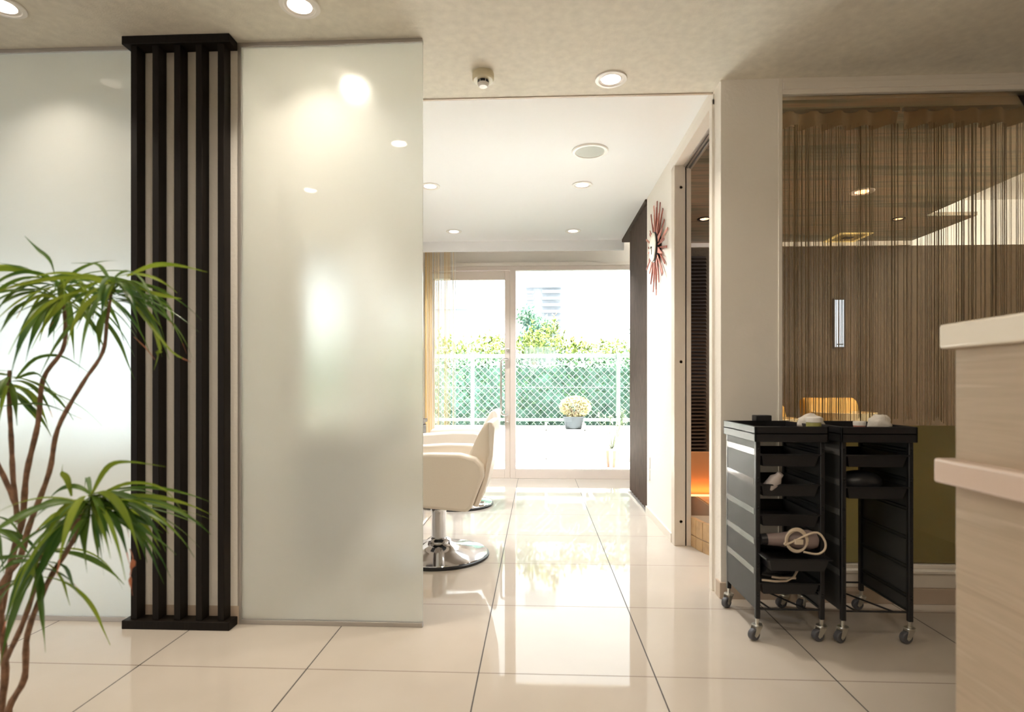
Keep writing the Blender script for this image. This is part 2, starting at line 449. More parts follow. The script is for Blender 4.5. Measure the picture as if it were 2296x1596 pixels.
# ------------------------------------------------------------------ glazed front: door and fixed window
wn = thing('window_1', 'large fixed window with taupe frame facing the hedge', 'window', (0, 6.03, 0)); wn['kind'] = 'structure'
MB().box(-1.19, -0.03, 2.205, 1.10, 0.06, 2.25).box(-0.285, -0.03, 0, -0.228, 0.06, 2.21).box(-0.228, -0.03, 0, 1.10, 0.06, 0.100).box(-1.19, -0.03, 0, -1.155, 0.06, 2.21).box(1.06, -0.03, 0.1, 1.10, 0.06, 2.21).build('window_frame', MT['alu'], wn, bevel=0.003)
MB().box(-0.228, 0.02, 0.10, 1.06, 0.026, 2.205).build('glass_pane', MT['clear'], wn, smooth=False)
MB().box(-1.20, -0.035, 2.25, 1.10, 0.0, 2.285).build('window_head_trim', MT['trimw'], wn)
dg = thing('door_2', 'taupe framed glass entrance door', 'door', (-1.155, 6.03, 0)); dg['kind'] = 'structure'
MB().box(0, -0.02, 0.0, 0.055, 0.02, 2.20).box(0.812, -0.02, 0.0, 0.868, 0.02, 2.20).box(0.055, -0.02, 2.108, 0.812, 0.02, 2.20).box(0.055, -0.02, 0.0, 0.812, 0.02, 0.097).build('door_frame', MT['alu'], dg, bevel=0.003)
MB().box(0.055, -0.003, 0.097, 0.812, 0.003, 2.108).build('glass_pane', MT['clear'], dg, smooth=False)
hx = 0.775
MB().tube([(0.842, -0.02, 1.262), (0.842, -0.055, 1.262), (0.80, -0.065, 1.262), (hx+0.01, -0.068, 1.255), (hx, -0.07, 1.235), (hx, -0.07, 0.70), (hx+0.01, -0.068, 0.682), (0.80, -0.065, 0.675), (0.842, -0.055, 0.675), (0.842, -0.02, 0.675)], 0.012, 12).build('door_handle', MT['chrome'], dg)
for z in (1.36, 0.585):
    MB().lathe([(0.018, 0), (0.018, -0.012), (0.012, -0.016)], (0.842, -0.02, z), 20, 'y').box(0.838, -0.042, z-0.01, 0.846, -0.034, z+0.01).build('door_lock', MT['steel'], dg)
MB().box(0.05, -0.075, 2.11, 0.235, -0.02, 2.165).tube([(0.12, -0.06, 2.18), (0.30, -0.10, 2.195)], 0.008, 6).build('door_closer', MT['white'], dg, bevel=0.003)
# side windows of the salon, behind the frosted glass
for n, (x0, x1) in enumerate(((-6.6, -3.6),)):
    w2 = thing('window_%d' % (n+3), 'window behind the frosted partition', 'window', (x0, 6.05, 0)); w2['kind'] = 'structure'
    w = x1-x0
    MB().box(0, 0, 2.2, w, 0.06, 2.25).box(0, 0, 0.35, w, 0.06, 0.40).box(0, 0, 0.4, 0.05, 0.06, 2.2).box(w-0.05, 0, 0.4, w, 0.06, 2.2).build('window_frame', MT['alu'], w2)
    MB().box(0.05, 0.03, 0.4, w-0.05, 0.036, 2.2).build('glass_pane', MT['milky'], w2, smooth=False)
# outer walls of the near room and the left
wl = MB().box(-6.7, -3.2, 0, -6.6, 6.15, 2.6)
struct('wall_left', wl, MT['wall'], smooth=False)
wn2 = MB().box(-4.6, -3.2, 0, -4.5, -2.6, ZN).box(-4.6, 1.8, 0, -4.5, 2.32, ZN).box(-4.6, -2.6, 2.3, -4.5, 1.8, ZN).box(-4.6, -2.6, 0, -4.5, 1.8, 0.12)
struct('wall_garden', wn2, MT['wall'], smooth=False, label='left wall of the near room with a long window')
struct('wall_rear', MB().box(-4.6, -3.3, 0, 4.9, -3.2, ZN), MT['wall'], smooth=False)
struct('wall_side', MB().box(2.6, -3.2, 0, 2.7, 2.6, ZN), MT['wall'], smooth=False)

# station wall on the left of the styling area
ws = MB().box(-1.55, 2.72, 0, -1.20, 6.03, ZF+0.01)
struct('wall_station', ws, MT['wall'], smooth=False, label='cream wall carrying the styling mirrors')
m0 = thing('styling_mirror', 'tall styling mirror nearest to the frosted partition', 'mirror', (-1.19, 2.85, 0.74), group='styling mirrors')
MB().box(-0.01, 0, 0, 0.006, 0.75, 0.98).build('mirror_frame', MT['alug'], m0)
MB().box(0.006, 0.012, 0.012, 0.008, 0.738, 0.968).build('mirror_glass', MT['mirror'], m0, smooth=False)
dup(m0, (-1.19, 4.35, 0.74), 0, 'tall styling mirror farther along the cream wall')
c0 = thing('console_cabinet', 'dark console cabinet blurred behind the frosted glass', 'cabinet', (-1.20, 2.80, 0), group='console cabinets')
MB().box(0, 0, 0.12, 0.20, 0.70, 0.66).build('body', MT['brown'], c0, bevel=0.004)
MB().box(-0.0, -0.01, 0.66, 0.215, 0.71, 0.69).build('worktop', MT['brown'], c0, bevel=0.002)
MB().box(0.20, 0.02, 0.40, 0.21, 0.68, 0.64).build('drawer', MT['brown'], c0, bevel=0.002)
c1 = dup(c0, (-1.20, 4.35, 0), 0, 'dark console cabinet under the farther mirror')

# ------------------------------------------------------------------ column, slat screen, frosted partitions
struct('wall_column', MB().box(-1.68, 2.29, 0, -1.235, 2.70, ZN), MT['wall'], smooth=False, label='white column behind the black slats')
struct('baseboard_column', MB().box(-1.682, 2.287, 0, -1.23, 2.30, 0.075), MT['base'], smooth=False)
ss = thing('slat_screen', 'black vertical slat screen fixed in front of the white column', 'screen', (-1.66, 2.235, 0))
for i in range(5):
    x = 0.008+i*0.0905
    MB().box(x, 0, 0.034, x+0.027, 0.050, 2.366).build('slat', MT['dark'], ss, bevel=0.0015)
MB().box(-0.02, -0.014, 2.365, 0.425, 0.052, 2.399).build('top_cap', MT['dark'], ss, bevel=0.002)
MB().box(-0.02, -0.014, 0.0, 0.425, 0.052, 0.034).build('base_plate', MT['dark'], ss, bevel=0.002)

def partition(x0, x1, label, z1=ZN):
    p = thing('glass_partition', label, 'glass partition', (x0, 2.30, 0), group='frosted glass partitions')
    w = x1-x0
    MB().box(0, -0.005, 0.016, w, 0.005, z1-0.014).build('glass_pane', MT['frost'], p, smooth=False)
    MB().box(0, -0.012, z1-0.016, w, 0.012, z1).build('top_channel', MT['alug'], p, bevel=0.001)
    MB().box(0, -0.012, 0, w, 0.012, 0.018).build('bottom_channel', MT['alug'], p, bevel=0.001)
    return p
pr = partition(-1.225, -0.467, 'frosted glass partition between the black slats and the open walkway')
MB().box(-0.010, -0.012, 0, 0.003, 0.012, ZN).build('side_channel', MT['alug'], pr)
pl = partition(-4.5, -1.69, 'frosted glass partition left of the black slats behind the potted plant')

# ------------------------------------------------------------------ ceiling fittings
def downlight(name, label, loc, lens, energy, col, r=0.055, dark=False, z=ZN, group='round recessed ceiling lamps'):
    t = thing(name, label, 'ceiling light', (loc[0], loc[1], z), group=group)
    MB().lathe([(r*1.0, 0.002), (r*1.32, 0.0), (r*1.34, -0.003), (r*1.30, -0.006), (r*1.05, -0.007), (r*1.0, -0.003)], n=40).build('trim_ring', MT['blk'] if dark else MT['white'], t)
    MB().lathe([(r*1.0, -0.001), (r*0.97, -0.002), (r*0.86, -0.004), (r*0.80, -0.001)], n=40).build('gimbal_ring', MT['blk'] if dark else MT['refl'], t)
    MB().lathe([(0.0001, -0.003), (r*0.80, -0.003), (r*0.80, -0.001), (0.0001, -0.001)], n=32).build('lens', lens, t)
    if energy:
        l = light('bulb', 'AREA', (0, 0, -0.012), energy, col, shape='DISK', size=r*1.5)
        l.parent = t; l.data.spread = math.radians(105)
    return t
WARM = (1.0, 0.89, 0.75)
NE = 4.6
near = [((-0.883, 2.073), 'recessed lamp in the beige ceiling above the frosted partition'),
        ((-1.989, 2.024), 'recessed lamp at the top left corner above the plant'),
        ((0.341, 2.635), 'largest recessed lamp beside the smoke detector'),
        ]
for (x, y), lb in near: downlight('ceiling_lamp', lb, (x, y), MT['lens'], NE, WARM)
for x, y in ((-0.80, 1.33), (-1.63, 0.58), (0.9, 0.4), (0.3, 0.2), (-0.6, -0.9), (1.0, -1.6), (-2.6, -1.0)):  # first two read from glints in the glass, the others added for brightness
    t_ = downlight('ceiling_lamp', 'unseen recessed lamp in the beige ceiling behind the viewpoint', (x, y), MT['lens'], NE, WARM, group='recessed lamps behind the viewpoint')
    for c_ in t_.children:
        if c_.type == 'LIGHT': c_.data.spread = math.radians(155)
far = [((0.325, 4.10), 'recessed lamp in the white ceiling just beyond the speaker'),
       ((-0.775, 4.08), 'recessed lamp partly hidden by the edge of the frosted partition'),
       ((0.335, 5.32), 'right one of the two small lamps near the window fascia'),
       ((-0.78, 5.29), 'left one of the two small lamps near the window fascia'),
       ]
for (x, y), lb in far: downlight('ceiling_lamp', lb, (x, y), MT['lens'], 10.0, (0.95, 0.97, 1.0), z=ZF)
for x, y in ((-2.4, 3.4), (-2.4, 4.8), (-3.8, 3.4), (-3.8, 4.8)):  # added lamps, out of sight, to brighten the frosted partition from behind
    downlight('ceiling_lamp', 'unseen recessed lamp added behind the frosted glass', (x, y), MT['lens'], 7.0, (1, 0.96, 0.90), z=ZF)
gl_ = downlight('ceiling_lamp', 'recessed lamp glowing through the top of the frosted partition', (-0.86, 2.64), MT['lens'], 2.2, (1, 0.92, 0.82), z=ZN)
for c_ in gl_.children:
    if c_.type == 'LIGHT': c_.data.spread = PI
sp = thing('ceiling_speaker', 'round grey ceiling speaker with white rim', 'speaker', (0.325, 3.51, ZF))
MB().lathe([(0.088, 0.0), (0.112, 0.0), (0.112, -0.004), (0.106, -0.009), (0.092, -0.010), (0.088, -0.006)], n=48).build('rim', MT['white'], sp)
MB().lathe([(0.0001, -0.009), (0.060, -0.008), (0.089, -0.006), (0.089, 0.0), (0.0001, 0.0)], n=48).build('grille', MT['grille'], sp)
sd = thing('smoke_detector', 'cream smoke detector on the beige ceiling', 'smoke detector', (-0.244, 2.56, ZN))
MB().lathe([(0.047, 0), (0.049, -0.006), (0.049, -0.028), (0.044, -0.034), (0.0001, -0.035)], n=36).build('base', mat('ivory_plastic', (0.62, 0.56, 0.40), 0.45), sd)
ch = MB().lathe([(0.024, -0.034), (0.026, -0.040), (0.024, -0.046)], n=24)
ch.build('dark_slot', MT['blk'], sd)
MB().lathe([(0.021, -0.044), (0.025, -0.047), (0.024, -0.056), (0.018, -0.062), (0.0001, -0.063)], n=24).build('sensor_cap', MT['white'], sd)
for k in range(6):
    a = k*PI/3
    MB().box(-0.0015, -0.0015, -0.05, 0.0015, 0.0015, -0.033).build('rib', MT['white'], sd).location = (0.0245*math.cos(a), 0.0245*math.sin(a), 0)

# globe lamp behind the viewpoint whose reflection shows in the left glass
gl = thing('globe_lamp', 'warm glass globe lamp hanging behind the viewpoint', 'lamp', (-3.62*0.98, 0.05, 1.96))
MB().ball((0, 0, 0), 0.075, 20).build('globe', MT['globe'], gl)
MB().tube([(0, 0, 0.07), (0, 0, ZN-1.96)], 0.003, 6).build('cord', MT['blk'], gl)

# ------------------------------------------------------------------ fin screen, board, clock, wall plates
ls = thing('louvre_screen', 'dark walnut vertical louvre screen beside the window', 'screen', (0.85, 4.435, 0))
MB().box(-0.008, 0.0, 2.40, 0.26, 1.22, 2.428).build('top_board', MT['brown'], ls, bevel=0.001)
MB().box(-0.012, 0.0, 2.405, -0.006, 1.22, 2.428).build('board_edge', MT['brown'], ls)
for i in range(8):
    y = 0.01+i*0.101
    MB().prism([(0.024, y), (0.030, y), (0.008, y+0.108), (0.002, y+0.108)], 'z', 0.02, 2.40).build('fin', MT['brown'], ls)
MB().box(-0.014, -0.002, 0.0, 0.03, 0.83, 0.014).build('bottom_rail', MT['alug'], ls)

ck = thing('sunburst_clock', 'red wooden sunburst clock on the white wall', 'clock', (0.85, 4.022, 1.955))
rnd = random.Random(3)
NR = 36
for k in range(NR):
    a = 2*PI*k/NR + 0.05
    # long pointed rods mostly at the top and bottom, short wide blades at the sides
    vert = abs(math.sin(a))
    L_ = 0.17 + 0.13*vert + (0.05 if k % 2 else -0.01)*vert + (0.05 if k % 2 == 0 else 0.02)
    L_ = min(0.27+0.065*((k*7) % 5)/4, 0.335)
    blade = (k % 4 == 0)
    ca, sa = math.cos(a), math.sin(a)
    r0 = 0.075
    if blade:
        L_ = 0.24; w0, w1 = 0.024, 0.003
    else: w0, w1 = 0.005, 0.0078
    mbx = MB()
    def P(r, w, x): return (x, ca*r - sa*w, sa*r + ca*w)
    x0, x1 = -0.026, -0.021
    if k % 2: x0, x1 = -0.014, -0.009
    pts = [P(r0, -w0, x0), P(L_, -w1, x0), P(L_, w1, x0), P(r0, w0, x0), P(r0, -w0, x1), P(L_, -w1, x1), P(L_, w1, x1), P(r0, w0, x1)]
    mbx.v += pts
    for q in ((3, 2, 1, 0), (4, 5, 6, 7), (0, 1, 5, 4), (1, 2, 6, 5), (2, 3, 7, 6), (3, 0, 4, 7)): mbx._f(q)
    mbx.build('ray', MT['pink'] if (blade or k % 5 == 2) else MT['redwood'], ck)
MB().lathe([(0.0001, -0.046), (0.095, -0.044), (0.100, -0.040), (0.100, -0.034)], n=48, axis='x').build('dial', MT['clock_face'], ck)
MB().lathe([(0.103, -0.038), (0.106, -0.03), (0.102, -0.0), (0.0001, 0)], n=48, axis='x').build('case', MT['blk'], ck)
MB().box(-0.050, -0.002, -0.05, -0.047, 0.002, 0.0).box(-0.052, -0.002, -0.002, -0.049, 0.04, 0.002).lathe([(0.006, -0.055), (0.006, -0.046)], n=12, axis='x').build('hands', MT['blk'], ck)

for z in (0.36, 0.27):
    wpz = thing('wall_outlet', 'white wall plate low beside the louvre screen, %s of two' % ('upper' if z > .3 else 'lower'), 'wall outlet', (0.85, 4.34, z), group='wall plates beside the louvre screen')
    MB().box(-0.008, -0.035, 0, 0, 0.035, 0.085 if z > .3 else 0.075).build('cover_plate', MT['white'], wpz, bevel=0.002)
    MB().box(-0.010, -0.012, 0.025, -0.007, 0.012, 0.055).build('socket', MT['white'], wpz, bevel=0.001)

# ------------------------------------------------------------------ string curtain at the entrance
sc = thing('string_curtain', 'yellow and white string curtain gathered beside the entrance door', 'curtain', (-1.15, 5.80, 0))
for matn, n, sd_, w in (('stringy', 36, 1, 0.0014), ('stringw', 34, 2, 0.0014)):
    r_ = random.Random(sd_); mb = MB()
    for i in range(n):
        x = r_.random()**1.15*0.29 if matn == 'stringy' else r_.random()*0.31
        y = r_.uniform(-0.03, 0.03); zb = r_.uniform(0.05, 0.12) if matn == 'stringy' else 0.06
        mb.tube([(x, y, zb), (x+r_.uniform(-.002, .002), y, 1.2), (x, y, 2.42)], w, 4, cap=False)
    o = mb.build('strings', MT[matn], sc); o['label'] = 'yellow strings' if matn == 'stringy' else 'white strings'
MB().box(-0.02, -0.04, 2.42, 0.32, 0.04, 2.45).build('curtain_rail', MT['white'], sc)
# pale striped see-through sheet on the fixed pane
nt_ = MB().prism([(0, 0.10), (0, 0.04), (0.055, 0), (0.055, -0.10), (0.09, -0.09), (0.11, 0.0), (0.33, 0.0), (0.33, 0.205), (0.0, 0.205)], 'y', 0, 0.002).build('window_notice', MT['win_sheet'], loc=(-0.13, 6.044, 1.19), smooth=False)
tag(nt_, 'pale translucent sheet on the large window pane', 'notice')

# ------------------------------------------------------------------ salon chairs
def make_chair(label, loc):
    t = thing('salon_chair', label, 'salon chair', loc, group='salon chairs facing the mirrors')
    prof = [(-0.275, 0.585), (-0.26, 0.606), (0.0, 0.624), (0.16, 0.622), (0.245, 0.600), (0.283, 0.560), (0.288, 0.50), (0.222, 0.335), (0.198, 0.312), (0.0, 0.328), (-0.26, 0.36), (-0.278, 0.39)]
    for s in (-1, 1):
        a, b = (-0.29, -0.205) if s < 0 else (0.205, 0.29)
        MB().prism(prof, 'y', a, b).build('armrest', MT['leather'], t, bevel=0.018, seg=4, ang=60)
    back = [(0.135, 0.40), (0.195, 0.60), (0.25, 0.72), (0.283, 0.775), (0.305, 0.790), (0.325, 0.782), (0.333, 0.755), (0.322, 0.60), (0.285, 0.45), (0.235, 0.33), (0.17, 0.33)]
    MB().prism(back, 'y', -0.20, 0.20).build('backrest', MT['leather'], t, bevel=0.014, seg=4, ang=60)
    shell = [(0.306, 0.788), (0.327, 0.786), (0.340, 0.755), (0.330, 0.60), (0.298, 0.45), (0.25, 0.325), (0.225, 0.33), (0.27, 0.45), (0.31, 0.62)]
    MB().prism(shell, 'y', -0.215, 0.215).build('back_shell', mat('pale_leather', (0.86, 0.80, 0.72), 0.4) if 'pale_leather' not in bpy.data.materials else bpy.data.materials['pale_leather'], t, bevel=0.006, seg=3)
    MB().box(-0.27, -0.2, 0.36, 0.16, 0.2, 0.47).build('seat', MT['leather'], t, bevel=0.03, seg=4)
    MB().lathe([(0.0001, 0.0), (0.288, 0.0), (0.292, 0.004), (0.292, 0.014), (0.284, 0.018)], n=64).build('rubber_rim', MT['blk'], t)
    MB().lathe([(0.284, 0.012), (0.280, 0.022), (0.22, 0.034), (0.14, 0.050), (0.09, 0.066), (0.072, 0.078), (0.066, 0.085), (0.070, 0.090), (0.062, 0.098), (0.052, 0.102), (0.048, 0.108)], n=64).build('base_dome', MT['chrome'], t)
    MB().lathe([(0.043, 0.10), (0.043, 0.255), (0.046, 0.26), (0.046, 0.272), (0.040, 0.276), (0.038, 0.33)], n=32).build('pump_column', MT['chrome'], t)
    MB().box(-0.12, -0.10, 0.325, 0.12, 0.10, 0.362).build('seat_bracket', MT['blk'], t, bevel=0.004)
    MB().tube([(0.12, -0.05, 0.315), (0.245, -0.05, 0.298), (0.262, -0.045, 0.30), (0.262, 0.045, 0.30), (0.245, 0.05, 0.298), (0.12, 0.05, 0.315)], 0.006, 8).build('lever', MT['chrome'], t)
    MB().tube([(-0.09, 0.0, 0.33), (-0.14, 0.0, 0.32), (-0.30, 0.0, 0.16)], 0.012, 8).tube([(-0.30, -0.16, 0.16), (-0.30, 0.16, 0.16)], 0.012, 8).build('footrest', MT['chrome'], t)
    return t
ch1 = make_chair('cream leather salon chair nearest, cut by the frosted partition edge', (-0.57, 3.27, 0))
ch2 = dup(ch1, (-0.655, 4.68, 0), 0, 'cream leather salon chair behind the first, nearer the window')

# ------------------------------------------------------------------ rolling trolleys
def caster(parent, x, y, a):
    c = MB()
    c.lathe([(0.012, 0.062), (0.020, 0.060), (0.021, 0.056), (0.0165, 0.052)], (0, 0, 0), 16)
    for s in (-1, 1):
        c.prism([(-0.014, 0.056), (0.014, 0.056), (0.024, 0.022), (0.017, 0.014), (0.008, 0.02)], 'y', s*0.0135, s*0.0155)
    c.tube([(0.016, -0.018, 0.0225), (0.016, 0.018, 0.0225)], 0.004, 8)
    c.tube([(0, 0, 0.055), (0, 0, 0.090)], 0.007, 8)
    o = c.build('caster', MT['steel'], parent); o.location = (x, y, 0); o.rotation_euler = (0, 0, a)
    w = MB().lathe([(0.012, -0.011), (0.019, -0.0115), (0.0225, -0.008), (0.0225, 0.008), (0.019, 0.0115), (0.012, 0.011)], (0.016, 0, 0.0225), 24, 'y').build('wheel', MT['rubber'], o)
    return o
def make_trolley(label, loc, drawers, w=0.262, d=0.345):
    t = thing('salon_trolley', label, 'trolley', loc, group='black salon trolleys')
    # top tray: deep rim with rounded corners
    z0, z1 = 0.768, 0.828
    tr = MB().box(-0.008, -0.012, z0+0.028, w+0.008, d+0.012, z0+0.036)
    for bx in ((-0.008, -0.012, w+0.008, -0.004), (-0.008, d+0.004, w+0.008, d+0.012), (-0.008, -0.012, 0.0, d+0.012), (w, -0.012, w+0.008, d+0.012)):
        tr.box(bx[0], bx[1], z0, bx[2], bx[3], z1)
    tr.build('top_tray', MT['blk'], t, bevel=0.002)
    for x in (0.0, w-0.018):
        for y in (0.0, d-0.018):
            MB().box(x, y, 0.082, x+0.018, y+0.018, 0.77).build('post', MT['blk'], t, bevel=0.003)
    for s, x in ((0, 0.001), (1, w-0.005)):
        p = MB().box(x, 0.018, 0.118, x+0.004, d-0.018, 0.768)
        o = p.build('side_panel', MT['blkg'], t)
        xs = x-0.0015 if s == 0 else x+0.004
        for k in range(5):
            zz = 0.715-k*0.116
            MB().box(xs, 0.018, zz, xs+0.0015, d-0.018, zz+0.024).build('strip', MT['blks'], o)
    for k in range(6):
        z = 0.74-k*0.112
        for x in (0.006, w-0.012):
            MB().tube([(x+0.003, -0.008, z), (x+0.003, d, z)], 0.003, 6).tube([(x+0.003, -0.008, z-0.012), (x+0.003, d, z-0.012)], 0.0022, 6).build('runner', MT['blk'], t)
    for (zb, pull) in drawers:
        y0 = -pull
        dm = MB(); x0, x1 = 0.022, w-0.022; y1 = y0+d-0.035
        top = 0.048
        # tapered open tray
        o_ = [(x0, y0), (x1, y0), (x1, y1), (x0, y1)]; i_ = [(x0+.012, y0+.012), (x1-.012, y0+.012), (x1-.012, y1-.012), (x0+.012, y1-.012)]
        b = len(dm.v)
        dm.v += [(x, y, zb) for x, y in i_] + [(x, y, zb+top) for x, y in o_] + [(x+(0.006 if x == x0 else -0.006), y+(0.006 if y == y0 else -0.006), zb+top) for x, y in o_] + [(x+(0.004 if k in (0, 3) else -0.004), y+(0.004 if k < 2 else -0.004), zb+0.004) for k, (x, y) in enumerate(i_)]
        for k in range(4):
            j = (k+1) % 4
            dm._f((b+k, b+j, b+4+j, b+4+k)); dm._f((b+4+k, b+4+j, b+8+j, b+8+k)); dm._f((b+8+k, b+8+j, b+12+j, b+12+k))
        dm._f((b+3, b+2, b+1, b)); dm._f((b+12, b+13, b+14, b+15))
        dm.box(x0-0.012, y0-0.002, zb+top-0.006, x1+0.012, y0+0.004, zb+top)
        dm.box(x0-0.012, y0, zb+top-0.005, x0+0.002, y1, zb+top); dm.box(x1-0.002, y0, zb+top-0.005, x1+0.012, y1, zb+top)
        dm.build('drawer', MT['blk'], t, bevel=0.0)
    rk = MB()
    z = 0.118
    for x in (0.009, w-0.009): rk.tube([(x, 0.009, z), (x, d-0.009, z)], 0.004, 6)
    rk.tube([(0.009, 0.009, z), (w-0.009, 0.009, z)], 0.004, 6).tube([(0.009, d-0.009, z), (w-0.009, d-0.009, z)], 0.004, 6)
    rk.tube([(0.06, d-0.009, z), (0.20, 0.009, z)], 0.0035, 6).tube([(0.03, d*0.6, z), (0.06, 0.009, z)], 0.0035, 6)
    rk.build('bottom_rack', MT['blk'], t)
    for x, y, a in ((0.009, 0.009, 3.5), (w-0.009, 0.009, 3.3), (0.009, d-0.009, 3.7), (w-0.009, d-0.009, 3.2)):
        caster(t, x, y, a)
    return t
T1 = (0.845, 2.232, 0); T2 = (1.166, 2.226, 0)
t1 = make_trolley('left black salon trolley holding a hairdryer beside the white wall end', T1, [(0.672, 0), (0.556, 0), (0.440, 0), (0.290, 0.075), (0.176, 0)])
t2 = make_trolley('right black salon trolley with only two drawers near the counter', T2, [(0.672, 0), (0.550, 0)], w=0.268)

# things on and in the trolleys
bx = MB().box(0, 0, 0, 0.068, 0.05, 0.026).build('black_box', MT['blk'], bevel=0.003, loc=(1.005-0.06, 2.50, 0.829))
tag(bx, 'flat black box on the far edge of the left trolley', 'box')
bx.location = (0.955, 2.52, 0.829)
jr = thing('cream_jar', 'olive jar with a pale lid at the front of the left trolley', 'jar', (1.078, 2.265, 0.802))
MB().lathe([(0.0001, 0), (0.026, 0), (0.027, 0.004), (0.027, 0.026), (0.0001, 0.026)], n=28).build('jar_body', MT['jar'], jr)
MB().lathe([(0.028, 0.027), (0.0285, 0.03), (0.0285, 0.040), (0.026, 0.042), (0.0001, 0.042)], n=28).build('lid', MT['white'], jr)
jr.location = (1.078, 2.262, 0.806)
for c in jr.children: c.scale = (1, 1, 1.35)
def cloth(label, loc, sx, sy, sz, seed):
    r_ = random.Random(seed); mb = MB()
    mb.ball((0, 0, 0), 1, 24)
    vs = []
    for (x, y, z) in mb.v:
        k = 1+0.13*math.sin(5*x+seed)*math.cos(6*y)+0.08*math.sin(9*z+3*x)+0.05*r_.random()
        vs.append((x*k*sx, y*k*sy, max(z, -0.35)*k*sz+0.35*sz))
    mb.v = vs
    o = mb.build('crumpled_cloth', MT['towel'], ang=180); o.location = loc
    return tag(o, label, 'cloth')
cloth('crumpled white cloth between the two trolley tops', (1.150, 2.44, 0.812), 0.05, 0.035, 0.038, 1)
cloth('rounded white bundle on the far right of the right trolley', (1.385, 2.36, 0.812), 0.044, 0.035, 0.040, 5)
wc = thing('white_pot', 'small white round pot with pink base on the right trolley', 'pot', (1.262, 2.28, 0.795))
MB().lathe([(0.0001, 0), (0.021, 0), (0.021, 0.034), (0.0001, 0.034)], n=24).build('pot_base', MT['pink'], wc)
MB().lathe([(0.022, 0.034), (0.0225, 0.048), (0.02, 0.050), (0.0001, 0.050)], n=24).build('lid', MT['white'], wc)

hd = thing('hair_dryer', 'mauve grey hairdryer lying in the pulled-out drawer', 'hair dryer', (0.985, 2.235, 0.345))
MB().lathe([(0.022, -0.10), (0.025, -0.06), (0.03, -0.02), (0.036, 0.02), (0.038, 0.06), (0.030, 0.085), (0.012, 0.095), (0.0001, 0.096)], (0, 0, 0.045), 24, 'x').build('barrel', MT['dryer'], hd)
MB().lathe([(0.020, -0.122), (0.023, -0.10), (0.018, -0.10)], (0, 0, 0.045), 20, 'x').build('nozzle', MT['blk'], hd)
MB().tube([(0.03, 0.02, 0.03), (0.06, 0.09, 0.015), (0.08, 0.15, 0.01)], [0.019, 0.017, 0.014], 12).build('handle', MT['dryer'], hd)
coil = []
for k in range(60):
    a = k/60*2*PI*2.6; r = 0.040+0.004*math.sin(a*1.3)
    coil.append((0.0+r*math.cos(a)*0.95, -0.030-0.0009*k/6, 0.052+r*math.sin(a)))
x, y, z = coil[-1]
coil += [(0.06, -0.045, 0.085), (0.095, -0.05, 0.060), (0.098, -0.05, 0.025), (0.07, -0.05, 0.005), (0.02, -0.048, 0.012)]
MB().tube(smooth_path(coil), 0.0040, 8).build('power_cord', MT['cord'], hd)
MB().box(-0.012, -0.05, 0.038, 0.02, -0.035, 0.058).build('plug', MT['cord'], hd, bevel=0.003)
hi = thing('curling_iron', 'black and white styling iron in the bottom drawer', 'hair iron', (0.90, 2.25, 0.226))
MB().tube([(-0.02, 0.0, 0.05), (0.03, 0.02, 0.025), (0.10, 0.05, 0.02)], [0.018, 0.016, 0.012], 12).tube([(-0.03, 0.0, 0.03), (0.05, 0.01, 0.012)], [0.010, 0.013], 10).build('body', MT['blk'], hi)
MB().tube([(-0.03, -0.012, 0.006), (0.02, -0.02, 0.004), (0.06, -0.02, 0.006), (0.09, -0.015, 0.02), (0.11, 0, 0.04)], 0.0042, 8).tube([(0.01, -0.005, 0.016), (0.04, -0.008, 0.013), (0.10, -0.008, 0.014)], 0.005, 8).build('power_cord', MT['cord'], hi)
bt = thing('clear_bottle', 'tilted clear bottle in the second drawer of the left trolley', 'bottle', (0.892, 2.27, 0.565))
MB().lathe([(0.0001, 0), (0.022, 0.0), (0.024, 0.006), (0.024, 0.07), (0.014, 0.085), (0.012, 0.10), (0.0001, 0.10)], n=20).build('bottle_body', MT['plastic_c'], bt)
bt.rotation_euler = (0.35, 0.55, 0)
hb = MB().ball((0, 0, 0), 1, 24); hb.v = [(x*0.085, y*0.06, max(z, -0.3)*0.045+0.014) for x, y, z in hb.v]
o = hb.build('rounded_brush_case', MT['blk'], loc=(1.27, 2.30, 0.592)); tag(o, 'black domed case heaped in the lower drawer of the right trolley', 'case')

# ------------------------------------------------------------------ reception counter
ct = thing('reception_counter', 'pale ash reception counter at the right edge', 'counter', (0.822, 0, 0))
MB().box(0.017, -1.6, 0.0, 1.5, 1.178, 1.060).build('counter_body', MT['counter'], ct, bevel=0.004)
MB().box(0.0, -1.62, 1.060, 1.5, 1.20, 1.110).build('top_slab', MT['slab'], ct, bevel=0.006, seg=3)
o = MB().box(-0.011, -1.62, 0.788, 0.20, 1.20, 0.838).build('desk_slab', MT['slabp'], ct, bevel=0.006, seg=3)

# ------------------------------------------------------------------ dark glass wall
gw = thing('window_2', 'dark interior glazing in front of the brown string curtains', 'window', (1.11, 2.66, 0)); gw['kind'] = 'structure'
MB().box(0, 0.0, 0, 0.018, 0.05, 2.40).box(0.018, 0.0, 2.325, 1.9, 0.06, 2.40).box(0.018, 0.012, 2.345, 1.9, -0.008, 2.375).build('window_frame', MT['trimw'], gw, bevel=0.002)
MB().box(0.018, -0.02, 0.07, 1.9, 0.06, 0.135).box(0.018, -0.03, 0.135, 1.9, 0.06, 0.150).box(0.018, 0.0, 0.15, 1.9, 0.05, 0.168).build('window_sill', MT['trimw'], gw, bevel=0.003)
MB().box(0.018, 0.02, 0.16, 1.9, 0.028, 2.33).build('glass_pane', MT['clearb'], gw, smooth=False)
o = MB().box(0.018, 0.034, 0.16, 1.9, 0.037, 0.80).build('frosted_film', MT['film'], gw, smooth=False); o['label'] = 'olive frosted film on the lower glass'
